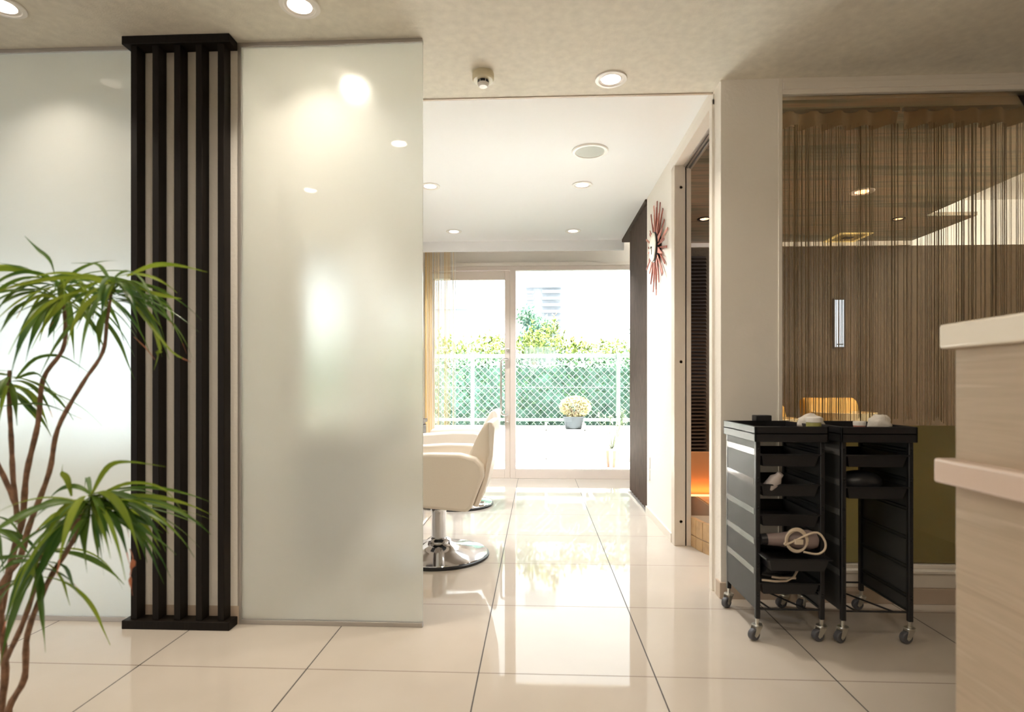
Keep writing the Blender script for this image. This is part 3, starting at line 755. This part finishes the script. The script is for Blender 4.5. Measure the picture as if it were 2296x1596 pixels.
struct('baseboard_glass', MB().box(1.112, 2.63, 0, 2.6, 2.66, 0.07), MT['base'], smooth=False, bevel=0.002)
struct('wall_glass_side', MB().box(2.6, 2.60, 0, 3.0, 2.76, ZN), MT['wall'], smooth=False)

def strings_curtain(x0, x1, label, seed):
    w = x1-x0
    t = thing('string_curtain', label, 'curtain', (x0, 2.80, 0), group='brown string curtains')
    r_ = random.Random(seed); mb = MB(); n = int(w/0.0056)
    for i in range(n):
        u = (i+r_.random())/n
        # strings gather in bundles behind the pleats
        x = u*w + 0.006*math.sin(u*w*2*PI/0.075) + 0.0025*math.sin(u*w*2*PI/0.023+seed)
        if not 0 < x < w: continue
        y = 0.016*math.sin(u*w*2*PI/0.15) + r_.uniform(-0.006, 0.006)
        zb = 0.80+0.02*math.sin(u*40)+r_.uniform(0, 0.015); wd = r_.choice((0.0008, 0.0013, 0.0021))
        mb.tube([(x, y, zb), (x+r_.uniform(-.003, .003), y, 1.5), (x, y, 2.24)], wd, 4, cap=False)
    mb.build('strings', MT['string'], t)['kind'] = 'stuff'
    hb_ = MB(); m = int(w/0.006); b = 0
    for k in range(m+1):
        x = k/m*w; y = 0.020*math.sin(x*2*PI/0.115)
        hb_.v += [(x, y*1.5-0.004, 2.225), (x, y-0.004, 2.27), (x, y*0.5-0.004, 2.305)]
    for k in range(m):
        for q in (0, 1): hb_._f((3*k+q, 3*k+3+q, 3*k+4+q, 3*k+1+q))
    hb_.build('pleated_heading', MT['heading'], t, ang=180)
    MB().box(0, -0.008, 2.30, w, 0.008, 2.318).build('curtain_rail', MT['alug'], t)
    return t
strings_curtain(1.13, 1.735, 'brown string curtain behind the dark glass, left panel by the wall end', 1)
strings_curtain(1.755, 2.6, 'brown string curtain behind the dark glass, right panel above the counter', 2)

# ------------------------------------------------------------------ shampoo room behind the dark glass
ZS = 2.385
cs = MB().box(0.95, 2.77, ZS, 3.20, 4.83, ZS+0.03).box(1.0, 4.83, ZS, 3.62, 5.70, ZS+0.03)
struct('ceiling_shampoo', cs, MT['wood_ceiling'], smooth=False, label='striped wood ceiling of the shampoo room')
struct('ceiling_light_well', MB().box(1.0, 2.72, 2.78, 4.9, 5.80, 2.82), MT['ceilw'], smooth=False)
struct('wall_shampoo_back', MB().box(1.16, 5.68, 0, 4.9, 5.75, 2.345), MT['bwall'], smooth=False)
struct('wall_shampoo_upper', MB().box(3.2, 5.68, 2.345, 4.9, 5.75, 2.8), MT['ceilw'], smooth=False)
struct('wall_shampoo_right', MB().box(4.8, 2.7, 0, 4.9, 5.75, 2.8), MT['bwall'], smooth=False)
struct('trim_3', MB().box(1.16, 5.65, 2.345, 3.62, 5.68, ZS), MT['white'], smooth=False, label='white cornice of the shampoo room')
struct('wall_shampoo_left', MB().box(1.16, 4.45, 0, 1.17, 5.66, ZS), MT['bwall'], smooth=False)
# light for the light well above the wooden ceiling
light('skylight_lamp', 'AREA', (4.2, 4.0, 2.76), 26, (1, 0.97, 0.88), shape='RECTANGLE', size=1.0, size_y=2.2)
# raised tiled floor with a curved clay-tile riser
rf = MB().prism([(0.945, 3.60), (0.952, 3.53), (0.975, 3.40), (1.02, 3.28), (1.10, 3.16), (1.25, 3.02), (1.45, 2.94), (4.8, 2.92), (4.8, 5.68), (1.16, 5.68), (1.16, 3.6)], 'z', 0.0, 0.17)
struct('floor_raised', rf, MT['grout'], smooth=False, label='raised floor of the shampoo room')
rp_ = [(0.950, 3.53), (0.962, 3.46), (0.980, 3.39), (1.008, 3.32), (1.045, 3.25), (1.09, 3.18), (1.145, 3.12), (1.205, 3.065), (1.28, 3.02), (1.36, 2.99)]
rt = MB()
for i in range(len(rp_)-1):
    a, b = Vector(rp_[i]), Vector(rp_[i+1]); d = (b-a).normalized(); nrm = Vector((-d.y, d.x)) * -1
    if nrm.x > 0: nrm = -nrm
    a2, b2 = a+d*0.002, b-d*0.002
    for z0, z1 in ((0.0, 0.070), (0.074, 0.176)):
        q = [a2+nrm*0.008, b2+nrm*0.008, b2-nrm*0.02, a2-nrm*0.02]
        rt.prism([(p.x, p.y) for p in q], 'z', z0, z1)
struct('trim_4', rt, MT['claytile'], smooth=False, bevel=0.002, label='curved clay tile riser of the raised floor')
ft = MB()
for i in range(24):
    for j in range(9):
        x, y = 1.0+i*0.15, 3.58+j*0.23
        if x+0.146 > 4.7 or y+0.226 > 5.6: continue
        ft.box(x+0.17, y, 0.17, x+0.316, y+0.226, 0.176)
struct('floor_shampoo', ft, MT['claytile'], smooth=False, label='clay tiles of the shampoo room floor')
# low glowing panel
gp = thing('low_partition', 'low ochre partition with an orange light strip at its foot', 'partition', (1.00, 4.22, 0.176))
MB().box(0, 0.03, 0, 1.0, 0.08, 0.315).build('panel', MT['orange_wall'], gp, bevel=0.003)
MB().box(0, -0.030, 0.0, 1.0, -0.022, 0.014).build('light_strip', MT['led'], gp)
l = light('strip_light', 'AREA', (0.5, -0.015, 0.02), 1.7, (1, 0.33, 0.07), (PI, 0, 0), shape='RECTANGLE', size=1.0, size_y=0.02); l.parent = gp; l.rotation_euler = (math.radians(150), 0, 0)
# dark louvred panel on the back wall
lp = thing('louvred_panel', 'dark horizontally louvred panel seen through the doorway', 'panel', (1.18, 5.615, 0.176))
MB().box(0, 0.03, 0, 0.475, 0.06, 2.08).build('backing', MT['bpanel'], lp)
pm = MB()
for k in range(58): pm.prism([(0.0, 0.01+k*0.0355), (0.03, 0.02+k*0.0355), (0.03, 0.038+k*0.0355), (0.008, 0.02+k*0.0355)], 'x', 0.0, 0.475)
pm.build('slats', MT['bpanel'], lp)
# slit window in a darker door, its pane glows pale blue in place of daylight
sw = thing('slit_window', 'narrow pale blue slit window in the brown back wall', 'window', (2.90, 5.66, 1.36))
MB().box(-0.01, 0.0, -0.01, 0.10, 0.012, 0.0).box(-0.01, 0, 0.46, 0.10, 0.012, 0.47).box(-0.01, 0, 0, 0, 0.012, 0.46).box(0.09, 0, 0, 0.10, 0.012, 0.46).build('frame', MT['bpanel'], sw)
MB().box(0, 0.008, 0, 0.09, 0.012, 0.46).build('pane', mat_emit('slit_daylight', (0.55, 0.68, 0.95), 1.3), sw)
MB().box(0.02, -0.004, 0.02, 0.08, 0.003, 0.03).build('latch', MT['blk'], sw)
# square vent, its frame given a glow to look lit
sv = thing('ceiling_vent', 'square yellowish ceiling vent in the striped ceiling', 'vent', (2.78, 5.33, ZS))
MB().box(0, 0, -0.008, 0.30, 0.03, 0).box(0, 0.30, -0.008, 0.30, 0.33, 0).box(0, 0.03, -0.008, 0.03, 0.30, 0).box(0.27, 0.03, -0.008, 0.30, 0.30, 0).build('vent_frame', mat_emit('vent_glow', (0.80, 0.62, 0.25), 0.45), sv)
MB().box(0.03, 0.03, -0.004, 0.27, 0.30, 0).build('vent_core', mat('vent_yellow', (0.55, 0.45, 0.22), 0.6), sv)
MB().box(0.11, 0.13, -0.010, 0.19, 0.19, -0.003).build('vent_grille', MT['blk'], sv)
downlight('ceiling_lamp', 'orange lamp in the striped ceiling behind the string curtain', (2.345, 4.20), MT['lensw'], 5.0, (1, 0.55, 0.25), z=ZS, r=0.06)
downlight('ceiling_lamp', 'small black-rimmed lamp in the striped ceiling near the vent', (3.03, 4.90), MT['lensw'], 5.0, (1, 0.6, 0.3), dark=True, z=ZS, r=0.04)
downlight('ceiling_lamp', 'black-rimmed lamp seen through the doorway', (1.405, 4.83), MT['lensw'], 5.0, (1, 0.6, 0.35), dark=True, z=ZS, r=0.045)

def shampoo_chair(label, loc, h):
    t = thing('shampoo_chair', label, 'shampoo chair', loc, group='shampoo chairs')
    MB().prism([(-0.05, 0.36), (-0.02, 0.40), (0.10, h-0.03), (0.16, h), (0.22, h-0.03), (0.20, h-0.14), (0.10, 0.36)], 'y', -0.22, 0.22).build('backrest', MT['must'], t, bevel=0.03, seg=3).rotation_euler = (0, 0, PI/2)
    MB().box(-0.24, -0.3, 0.25, 0.24, 0.16, 0.38).build('seat', MT['must'], t, bevel=0.03, seg=3)
    MB().lathe([(0.20, 0), (0.20, 0.03), (0.08, 0.05), (0.07, 0.25), (0.0001, 0.25)], n=24).build('base', MT['white'], t)
    MB().lathe([(0.10, h-0.26), (0.20, h-0.20), (0.235, h-0.12), (0.225, h-0.115), (0.18, h-0.19), (0.0001, h-0.22)], (0, -0.10, 0), 28).build('basin', mat('cream_basin', (0.62, 0.58, 0.42), 0.3), t)
    return t
shampoo_chair('lower mustard shampoo chair behind the string curtain', (1.90, 4.85, 0.176), 0.66)
shampoo_chair('taller mustard shampoo chair right of the lower one', (2.48, 4.80, 0.176), 0.71)

# ------------------------------------------------------------------ potted dracaena
pt = thing('dracaena_plant', 'tall multi-stemmed dracaena at the left edge with arching leaves', 'plant', (-1.12, 1.25, 0))
PB = Vector((-1.12, 1.25, 0))
def rel(px, py, Y): return at(px, py, Y)-PB
MB().lathe([(0.0001, 0), (0.09, 0), (0.10, 0.02), (0.115, 0.15), (0.12, 0.155), (0.118, 0.165), (0.107, 0.165), (0.104, 0.14), (0.0001, 0.14)], n=40).build('plant_pot', MT['white'], pt)
MB().lathe([(0.0001, 0.15), (0.105, 0.148)], n=32).build('soil', MT['soil'], pt)
def stem(pts, r0, r1):
    P_ = [Vector(p) for p in pts]; out = []
    for i in range(len(P_)-1):
        for k in range(5):
            t = k/5; a = P_[max(i-1, 0)]; b = P_[i]; c = P_[i+1]; d = P_[min(i+2, len(P_)-1)]
            out.append(0.5*((2*b)+(c-a)*t+(2*a-5*b+4*c-d)*t*t+(3*b-3*c+d-a)*t**3))
    out.append(P_[-1]); n = len(out)
    MB().tube(out, [0.82*(r0+(r1-r0)*i/(n-1))*(1+0.10*math.sin(i*2.1)) for i in range(n)], 8).build('stem', MT['bark'], pt)
base = lambda dx, dy: Vector((dx, dy, 0.13))
j1 = rel(12, 1596, 1.25); j2 = rel(25, 1470, 1.25)
stem([base(0.02, 0), rel(8, 1650, 1.25), rel(12, 1500, 1.25), rel(0, 1330, 1.24), rel(45, 1250, 1.24), rel(65, 1180, 1.24), rel(110, 1060, 1.23), rel(130, 960, 1.23), rel(185, 860, 1.22), rel(230, 790, 1.21), rel(240, 720, 1.20), rel(250, 655, 1.20)], 0.010, 0.0035)
stem([rel(0, 1380, 1.26), rel(30, 1240, 1.27), rel(50, 1165, 1.27), rel(60, 1060, 1.27), rel(85, 950, 1.28), rel(97, 850, 1.28), rel(140, 785, 1.28), rel(146, 730, 1.28), rel(140, 660, 1.28)], 0.009, 0.004)
stem([rel(40, 1170, 1.27), rel(30, 1080, 1.27), rel(25, 980, 1.28), rel(20, 880, 1.28), rel(22, 830, 1.28)], 0.007, 0.005)
stem([rel(35, 1130, 1.25), rel(0, 1050, 1.24), rel(-40, 980, 1.23)], 0.007, 0.005)
stem([rel(50, 1290, 1.22), rel(110, 1225, 1.19), rel(160, 1180, 1.17), rel(185, 1150, 1.16)], 0.009, 0.006)
stem([base(0.05, -0.02), rel(22, 1610, 1.22), rel(55, 1520, 1.20), rel(62, 1420, 1.19), rel(105, 1310, 1.19), rel(150, 1235, 1.18), rel(175, 1190, 1.18), rel(190, 1140, 1.18)], 0.009, 0.005)
stem([rel(12, 1480, 1.22), rel(50, 1400, 1.19), rel(80, 1310, 1.17), rel(88, 1262, 1.17)], 0.007, 0.005)

def ribbon(mb, pts, w, brown=False, twist=0.0):
    """strap leaf along pts; slight V section"""
    P_ = [Vector(p) for p in pts]; out = []
    for i in range(len(P_)-1):
        for k in range(4):
            t = k/4; a = P_[max(i-1, 0)]; b = P_[i]; c = P_[i+1]; d = P_[min(i+2, len(P_)-1)]
            out.append(0.5*((2*b)+(c-a)*t+(2*a-5*b+4*c-d)*t*t+(3*b-3*c+d-a)*t**3))
    out.append(P_[-1]); n = len(out); b0 = len(mb.v)
    for i, p in enumerate(out):
        t = (out[min(i+1, n-1)]-out[max(i-1, 0)]).normalized()
        side = t.cross(Vector((0, 0, 1)))
        if side.length < 0.15: side = Vector((1, 0, 0))
        side.normalize()
        up = side.cross(t).normalized()
        a = twist*(0.3+i/n)
        s2 = side*math.cos(a)+up*math.sin(a); u2 = up*math.cos(a)-side*math.sin(a)
        u = i/(n-1); ww = w*(0.28+0.85*math.sin(PI*min(1, u**0.85*1.02))**1.4)*(1-u**6)*0.5*(1.0 if u < 0.6 else 1-(u-0.6)*1.5) + 0.0004
        mb.v += [tuple(p-s2*ww+u2*ww*0.35), tuple(p), tuple(p+s2*ww+u2*ww*0.35)]
    for i in range(n-1):
        old = mb.cur
        if brown and i > n*0.80: mb.cur = 2
        a = b0+3*i
        mb._f((a, a+1, a+4, a+3)); mb._f((a+1, a+2, a+5, a+4))
        mb.cur = old
def tuft(cx, cy, Y, n, L0, seed, bias=(0, 0), explicit=(), up=0.5, spread=1.0):
    r_ = random.Random(seed); mb = MB(); c = rel(cx, cy, Y)
    for k in range(n):
        a = 2*PI*(k*0.381966)+r_.uniform(-.3, .3)
        el = r_.uniform(-0.45, up)
        st = c+Vector((0, 0, r_.uniform(-0.035, 0.02)))
        L = L0*r_.uniform(0.6, 1.35)
        d = Vector((math.cos(a)*math.cos(el)*spread+bias[0], math.sin(a)*math.cos(el)*0.75, math.sin(el)+bias[1])).normalized()
        pts = [st]; p = st.copy(); N_ = 6; v = d.copy(); g = r_.uniform(0.10, 0.42)
        for i in range(N_):
            p = p+v*(L/N_); pts.append(p.copy()); v = (v+Vector((0, 0, -g))).normalized() if v.z > -0.93 else v
        mb.cur = 1 if r_.random() < 0.25 else 0
        ribbon(mb, pts, r_.uniform(0.007, 0.014), r_.random() < 0.13, r_.uniform(-1.5, 1.5))
    for (pp, w, mi, br) in explicit:
        mb.cur = mi
        ribbon(mb, [rel(x, y, Y+dy) for x, y, dy in pp], w*0.85, br, 0.9)
    return mb.build('foliage', [MT['leaf'], MT['leafy'], MT['tip']], pt, ang=180)
tuft(135, 650, 1.27, 46, 0.20, 11, (-0.15, 0.05), [
    ([(125, 625, 0), (110, 585, -.01), (85, 560, -.02), (55, 529, -.03)], 0.014, 0, False),
    ([(130, 640, 0), (60, 605, -.04), (0, 590, -.06)], 0.012, 0, False),
    ([(120, 655, 0), (40, 690, -.04), (0, 745, -.07)], 0.014, 0, True),
    ([(90, 632, 0), (150, 620, -.03), (215, 632, -.05)], 0.013, 0, False),
    ([(140, 680, 0), (120, 730, -.02), (107, 757, -.03)], 0.014, 0, True)], up=0.55)
tuft(258, 640, 1.20, 42, 0.19, 12, (0.25, 0.0), [
    ([(285, 620, 0), (340, 597, -.02), (395, 595, -.03), (465, 610, -.04)], 0.012, 1, False),
    ([(285, 630, 0), (330, 655, -.02), (375, 665, -.03), (408, 670, -.03)], 0.014, 1, False),
    ([(275, 650, 0), (310, 700, -.03), (350, 750, -.05), (385, 790, -.06), (428, 812, -.07)], 0.022, 1, True),
    ([(280, 640, 0), (355, 675, .03), (385, 700, .04), (387, 740, .05)], 0.010, 0, False),
    ([(340, 720, 0), (355, 775, -.02), (355, 800, -.02), (345, 830, -.02)], 0.013, 1, False),
    ([(300, 755, 0), (325, 780, 0), (348, 807, 0)], 0.007, 2, True),
    ([(250, 640, 0), (235, 610, .02), (215, 592, .03), (160, 590, .05)], 0.008, 0, False),
    ([(240, 690, 0), (222, 740, -.02), (222, 800, -.03)], 0.014, 0, False)], up=0.4)
tuft(22, 850, 1.28, 26, 0.17, 13, (-0.05, -0.1), [
    ([(35, 850, 0), (80, 805, .0), (140, 800, .02), (198, 835, .04)], 0.010, 0, False),
    ([(35, 850, 0), (80, 838, -.02), (110, 870, -.03), (130, 925, -.04)], 0.014, 0, False),
    ([(0, 912, 0), (55, 906, -.01), (110, 910, -.02), (185, 940, -.03)], 0.008, 0, True)], up=0.25)
tuft(205, 1125, 1.16, 80, 0.19, 14, (0.55, 0.10), [
    ([(205, 1110, 0), (240, 1050, -.02), (285, 1036, -.03), (370, 1046, -.05)], 0.012, 1, False),
    ([(215, 1115, 0), (290, 1085, -.03), (370, 1100, -.05), (420, 1165, -.07)], 0.014, 1, False),
    ([(215, 1120, 0), (300, 1125, -.02), (360, 1160, -.04), (415, 1218, -.06)], 0.016, 1, False),
    ([(180, 1125, 0), (120, 1125, -.02), (70, 1150, -.03), (30, 1180, -.05)], 0.018, 0, False),
    ([(160, 1112, 0), (150, 1075, 0), (140, 1060, 0), (141, 1040, 0)], 0.013, 1, False),
    ([(290, 1230, 0), (298, 1260, 0), (292, 1300, 0), (297, 1335, 0)], 0.010, 2, True),
    ([(200, 1130, 0), (185, 1200, -.03), (195, 1285, -.05)], 0.018, 0, False)], up=0.25)
tuft(80, 1258, 1.17, 16, 0.18, 15, (0.0, -0.05), [
    ([(85, 1255, 0), (60, 1310, -.02), (35, 1370, -.03), (22, 1420, -.04)], 0.022, 1, False),
    ([(82, 1262, 0), (88, 1310, -.02), (90, 1355, -.03), (100, 1400, -.03)], 0.018, 0, False),
    ([(90, 1258, 0), (140, 1270, -.02), (165, 1320, -.03), (215, 1365, -.04)], 0.018, 0, False),
    ([(75, 1258, 0), (30, 1262, -.02), (-10, 1290, -.03)], 0.014, 0, False)], up=0.3)
tuft(-25, 1175, 1.22, 12, 0.15, 16, (0.1, 0), up=0.3)

# ------------------------------------------------------------------ outside
struct('ground_path', MB().box(-14, 6.15, -0.14, 12, 7.45, -0.03), MT['conc'], smooth=False)
gv = MB().box(-14, 7.1, -0.12, 12, 7.6, -0.022); gv_r = random.Random(5)
o = gv.build('gravel', MT['gravel'], smooth=False); tag(o, 'strip of white gravel along the low wall outside', 'gravel', kind='stuff')
pb = MB()
for k in range(1400):
    x = gv_r.uniform(-1.6, 1.5); y = gv_r.uniform(7.1, 7.55); r = gv_r.uniform(0.008, 0.018)
    pb.lathe([(0.0001, -r*.4), (r*.9, -r*.1), (r*.8, r*.3), (0.0001, r*.5)], (x, y, -0.02), 5)
pb.build('pebbles', mat('pebble', (0.42, 0.41, 0.40), 0.8, noise=0.5, nscale=25), o)
struct('wall_garden_low', MB().box(-14, 7.6, -0.1, 12, 7.75, 0.44), MT['conc'], smooth=False, label='low white wall carrying the fence')
fn = thing('chain_link_fence', 'pale green chain-link fence on the low white wall', 'fence', (0, 7.62, 0.0))
MB().box(-5, -0.012, 1.355, 4, 0.012, 1.405).build('top_rail', MT['fence'], fn, bevel=0.003)
MB().box(-5, -0.012, 0.505, 4, 0.012, 0.545).build('bottom_rail', MT['fence'], fn, bevel=0.003)
MB().tube([(-5, -0.01, 0.96), (4, -0.01, 0.96)], 0.002, 4).build('tension_wire', MT['wire'], fn)
for x in (-4.77, -2.82, -0.87, 1.08, 3.03):
    MB().box(x-0.025, -0.03, 0.30, x+0.025, 0.02, 1.42).build('post', MT['fence'], fn, bevel=0.004)
ms = MB(); pitch = 0.094
z0, z1 = 0.46, 1.36
k = -5.0-(z1-z0)
while k < 2.0:
    for s in (1, -1):
        xa, xb = (k, k+(z1-z0)) if s > 0 else (k+(z1-z0), k)
        ms.tube([(xa, -0.002*s, z0), (xb, -0.002*s, z1)], 0.0016, 4, cap=False)
    k += pitch
ms.build('wire_mesh', MT['wire'], fn)

def leaf_cloud(mb, rg, n, size, seed, mats=1, tip=0.0, tipz=9):
    r_ = random.Random(seed)
    for _ in range(n):
        p = rg(r_)
        if p is None: continue
        a = r_.uniform(0, 2*PI); el = r_.uniform(-1.0, 1.2)
        d = Vector((math.cos(a)*math.cos(el), math.sin(a)*math.cos(el), math.sin(el)))
        s = d.cross(Vector((r_.uniform(-1, 1), r_.uniform(-1, 1), r_.uniform(-1, 1)))).normalized()
        L = size*r_.uniform(0.6, 1.3); w = L*0.42
        p = Vector(p)
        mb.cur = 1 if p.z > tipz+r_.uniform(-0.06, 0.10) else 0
        mb.quad(p, p+d*L*0.5+s*w*0.5, p+d*L, p+d*L*0.5-s*w*0.5)
def hedge_top(x): return 1.45+0.10*math.sin(x*2.3+0.5)+0.06*math.sin(x*7)+(0.16 if -1.4 < x < 0.3 else 0)
hg = thing('hedge', 'dense leafy hedge behind the chain-link fence', 'hedge', (0, 0, 0))
core = MB(); nx = 60
for i in range(nx+1):
    x = -14+i*26/nx; zt = 1.28
    core.v += [(x, 8.02, -0.05), (x, 8.02, zt-0.05), (x, 8.25, zt), (x, 8.6, zt)]
for i in range(nx):
    for q in range(3): a = 4*i+q; core._f((a, a+4, a+5, a+1))
core.build('hedge_core', MT['hedgec'], hg)
def rg1(r_):
    x = r_.uniform(-2.6, 2.4); z = r_.uniform(0.1, 1.0)**0.9*hedge_top(x)
    return (x, 8.02+r_.uniform(-0.12, 0.12)+0.05*math.sin(x*9+z*7), z)
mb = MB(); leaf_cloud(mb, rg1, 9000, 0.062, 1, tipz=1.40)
def rg2(r_):
    x = r_.uniform(-2.6, 2.4); z = hedge_top(x)+r_.uniform(-0.3, 0.12)
    return (x, 8.15+r_.uniform(-0.2, 0.3), z)
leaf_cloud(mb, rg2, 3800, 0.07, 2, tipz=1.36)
sh = random.Random(9)
for k in range(60):
    x = sh.uniform(-2.3, 0.6) if k % 3 else sh.uniform(0.6, 2.2); h = sh.uniform(0.08, 0.30)*(1 if x < 0.4 else 0.55); y = sh.uniform(7.95, 8.3)
    zz = hedge_top(x)
    for q in range(16):
        a = sh.uniform(0, 2*PI); z = zz+h*q/16; L = 0.065
        d = Vector((math.cos(a), math.sin(a), 0.8)).normalized(); s = d.cross(Vector((0, 0, 1))).normalized(); p = Vector((x, y, z))
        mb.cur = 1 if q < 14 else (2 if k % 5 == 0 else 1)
        mb.quad(p, p+d*L*0.5+s*0.014, p+d*L, p+d*L*0.5-s*0.014)
mb.build('foliage', [MT['hedge'], MT['hedgey'], MT['tip']], hg)
def tree(label, x, y, zc, rx, rz, seed, n, size):
    t = thing('tree', label, 'tree', (x, y, 0))
    MB().tube([(0, 0, -0.1), (0.05, 0, zc*0.6), (0, 0, zc)], [0.10, 0.08, 0.04], 8).build('trunk', MT['bark'], t)
    r0 = random.Random(seed); blobs = [(r0.uniform(-1, 1)*rx*0.6, r0.uniform(-.5, .5)*rx, zc+r0.uniform(-1, 1)*rz*0.65, r0.uniform(0.25, 0.45)*rx) for _ in range(14)]
    def rg(r_):
        b = r_.choice(blobs); v = Vector((r_.gauss(0, 1), r_.gauss(0, 1), r_.gauss(0, 1))).normalized()*b[3]*r_.uniform(0.5, 1.05)
        return (b[0]+v.x, b[1]+v.y, b[2]+v.z)
    mb = MB(); leaf_cloud(mb, rg, n, size, seed, tipz=99); mb.build('crown', MT['treel'], t)
tree('green tree rising above the hedge beside the far apartment block', -0.1, 13.0, 2.15, 0.62, 0.72, 3, 2600, 0.10)
tree('bluish tree at the right end of the hedge', 3.9, 20.0, 2.5, 0.75, 0.8, 4, 1800, 0.12)
# far apartment block
bd = thing('apartment_block', 'pale ten-storey apartment block far behind the hedge', 'building', (0, 0, 0))
bw = at(1221, 800, 260); cx = bw.x
MB().box(-8.3, 0, 0, 7.6, 12, 45.5).build('walls', MT['bldg'], bd).location = (cx, 260, 0)
MB().box(-8.6, -1.4, 45.5, 8.3, 12, 46.2).build('roof', MT['bldgd'], bd).location = (cx, 260, 0)
for k in range(15):
    z = 1.0+k*3.0
    o = MB().box(-1.2, -1.6, z, 8.4, 0, z+1.15).box(-8.4, -0.9, z, -4.8, 0, z+1.0).build('balcony', MT['bldg'], bd); o.location = (cx, 260, 0)
    o = MB().box(-1.2, -1.7, z+1.15, 8.5, 0, z+1.35).box(-8.5, -1.0, z+1.0, -4.8, 0, z+1.2).build('balcony_slab', MT['bldgd'], bd); o.location = (cx, 260, 0)
    for x0, x1 in ((-0.4, 1.6), (2.6, 4.6), (5.4, 7.0), (-7.6, -5.6), (-3.8, -2.2)):
        o = MB().box(x0, -0.15, z+1.35, x1, 0, z+2.7).build('window', MT['bldgw'], bd); o.location = (cx, 260, 0)
# neighbouring house edge at the left, behind the door
nb = thing('neighbour_building', 'pale neighbouring building behind the string curtain', 'building', (-4.6, 24, 0))
MB().box(-1.2, 0, 0, 1.62, 4, 5.6).build('walls', MT['bldg'], nb)
MB().box(-1.3, -0.2, 4.2, 1.72, 0, 4.5).build('ledge', MT['bldgd'], nb)
MB().box(0.9, -0.05, 2.9, 1.4, 0, 3.8).build('window', MT['bldgw'], nb)

# potted plants outside
st = thing('plant_stand', 'white metal stand outside carrying the grey pot', 'plant stand', (0.345, 7.05, -0.020))
for x in (-0.245, 0.225):
    for y in (-0.1, 0.1): MB().box(x, y-0.01, 0, x+0.022, y+0.012, 0.54).build('leg', MT['conc'], st)
MB().box(-0.245, -0.11, 0.450, 0.247, 0.112, 0.466).box(-0.245, -0.11, 0.10, 0.247, 0.112, 0.115).build('shelf', MT['conc'], st)
gp_ = thing('potted_succulent', 'yellowish succulent in a grey tapered pot on the white stand', 'potted plant', (0.45, 7.05, 0.447))
MB().lathe([(0.0001, 0), (0.098, 0), (0.128, 0.145), (0.134, 0.15), (0.134, 0.156), (0.120, 0.15), (0.11, 0.12), (0.0001, 0.12)], n=36).build('pot', MT['pot'], gp_)
mb = MB(); r_ = random.Random(4)
for k in range(1500):
    v = Vector((r_.gauss(0, 1), r_.gauss(0, 1), r_.gauss(0.2, 1))).normalized()
    p = Vector((v.x*0.17, v.y*0.14, 0.27+v.z*0.11)); rr = r_.uniform(0.8, 1.05); p = Vector((p.x*rr+0.02, p.y*rr, 0.25+(p.z-0.25)*rr))
    d = Vector((v.x, v.y, v.z+0.4)).normalized(); s = d.cross(Vector((r_.random(), 1, r_.random()))).normalized(); L = 0.034
    mb.quad(p, p+d*L*0.6+s*0.010, p+d*L, p+d*L*0.6-s*0.010)
mb.build('foliage', MT['succ'], gp_)
mb = MB()
for k in range(26):
    a = r_.uniform(0, 2*PI); mb.tube([(0, 0, 0.11), (0.07*math.cos(a), 0.06*math.sin(a), 0.2), (0.14*math.cos(a), 0.11*math.sin(a), 0.27)], 0.004, 5)
mb.build('stems', MT['potb'], gp_)
g2 = thing('potted_shrub', 'wispy pale shrub in a brown banded pot on the ground outside', 'potted plant', (0.915, 7.02, -0.020))
MB().lathe([(0.0001, 0), (0.075, 0), (0.10, 0.235), (0.092, 0.235), (0.085, 0.2), (0.0001, 0.2)], n=32).build('pot', MT['conc'], g2)
for k in range(7):
    a = 2*PI*k/7+0.25; b = a+0.42
    m_ = MB()
    q = [(math.cos(t)*r, math.sin(t)*r, z) for (t, r, z) in ((a, 0.0765, 0.005), (b, 0.0765, 0.005), (b, 0.0995, 0.21), (a, 0.0995, 0.21))]
    q2 = [(x*1.03, y*1.03, z) for x, y, z in q]
    m_.v += q+q2
    for f_ in ((0, 1, 2, 3), (7, 6, 5, 4), (0, 4, 5, 1), (1, 5, 6, 2), (2, 6, 7, 3), (3, 7, 4, 0)): m_._f(f_)
    m_.build('band', MT['potb'], g2)
mb = MB(); lf = MB()
for k in range(22):
    a = r_.uniform(0, 2*PI); R = r_.uniform(0.05, 0.26); h = r_.uniform(0.42, 0.72)
    tip_ = Vector((R*math.cos(a), R*0.6*math.sin(a), h))
    mb.tube([(0, 0, 0.2), (tip_.x*0.4, tip_.y*0.4, 0.2+(h-0.2)*0.35), (tip_.x*0.9, tip_.y*0.9, 0.2+(h-0.2)*0.75), tip_], [0.004, 0.003, 0.0025, 0.002], 5)
    for q in range(14):
        th = r_.uniform(0, 2*PI); d = Vector((math.cos(th), math.sin(th), r_.uniform(-0.1, 0.9))).normalized(); s = d.cross(Vector((0, 0, 1))).normalized()
        p = tip_-Vector((0, 0, r_.uniform(0, 0.07))); lf.quad(p, p+d*0.025+s*0.007, p+d*0.05, p+d*0.025-s*0.007)
mb.build('stalks', MT['succg'], g2); lf.build('foliage', MT['succg'], g2)
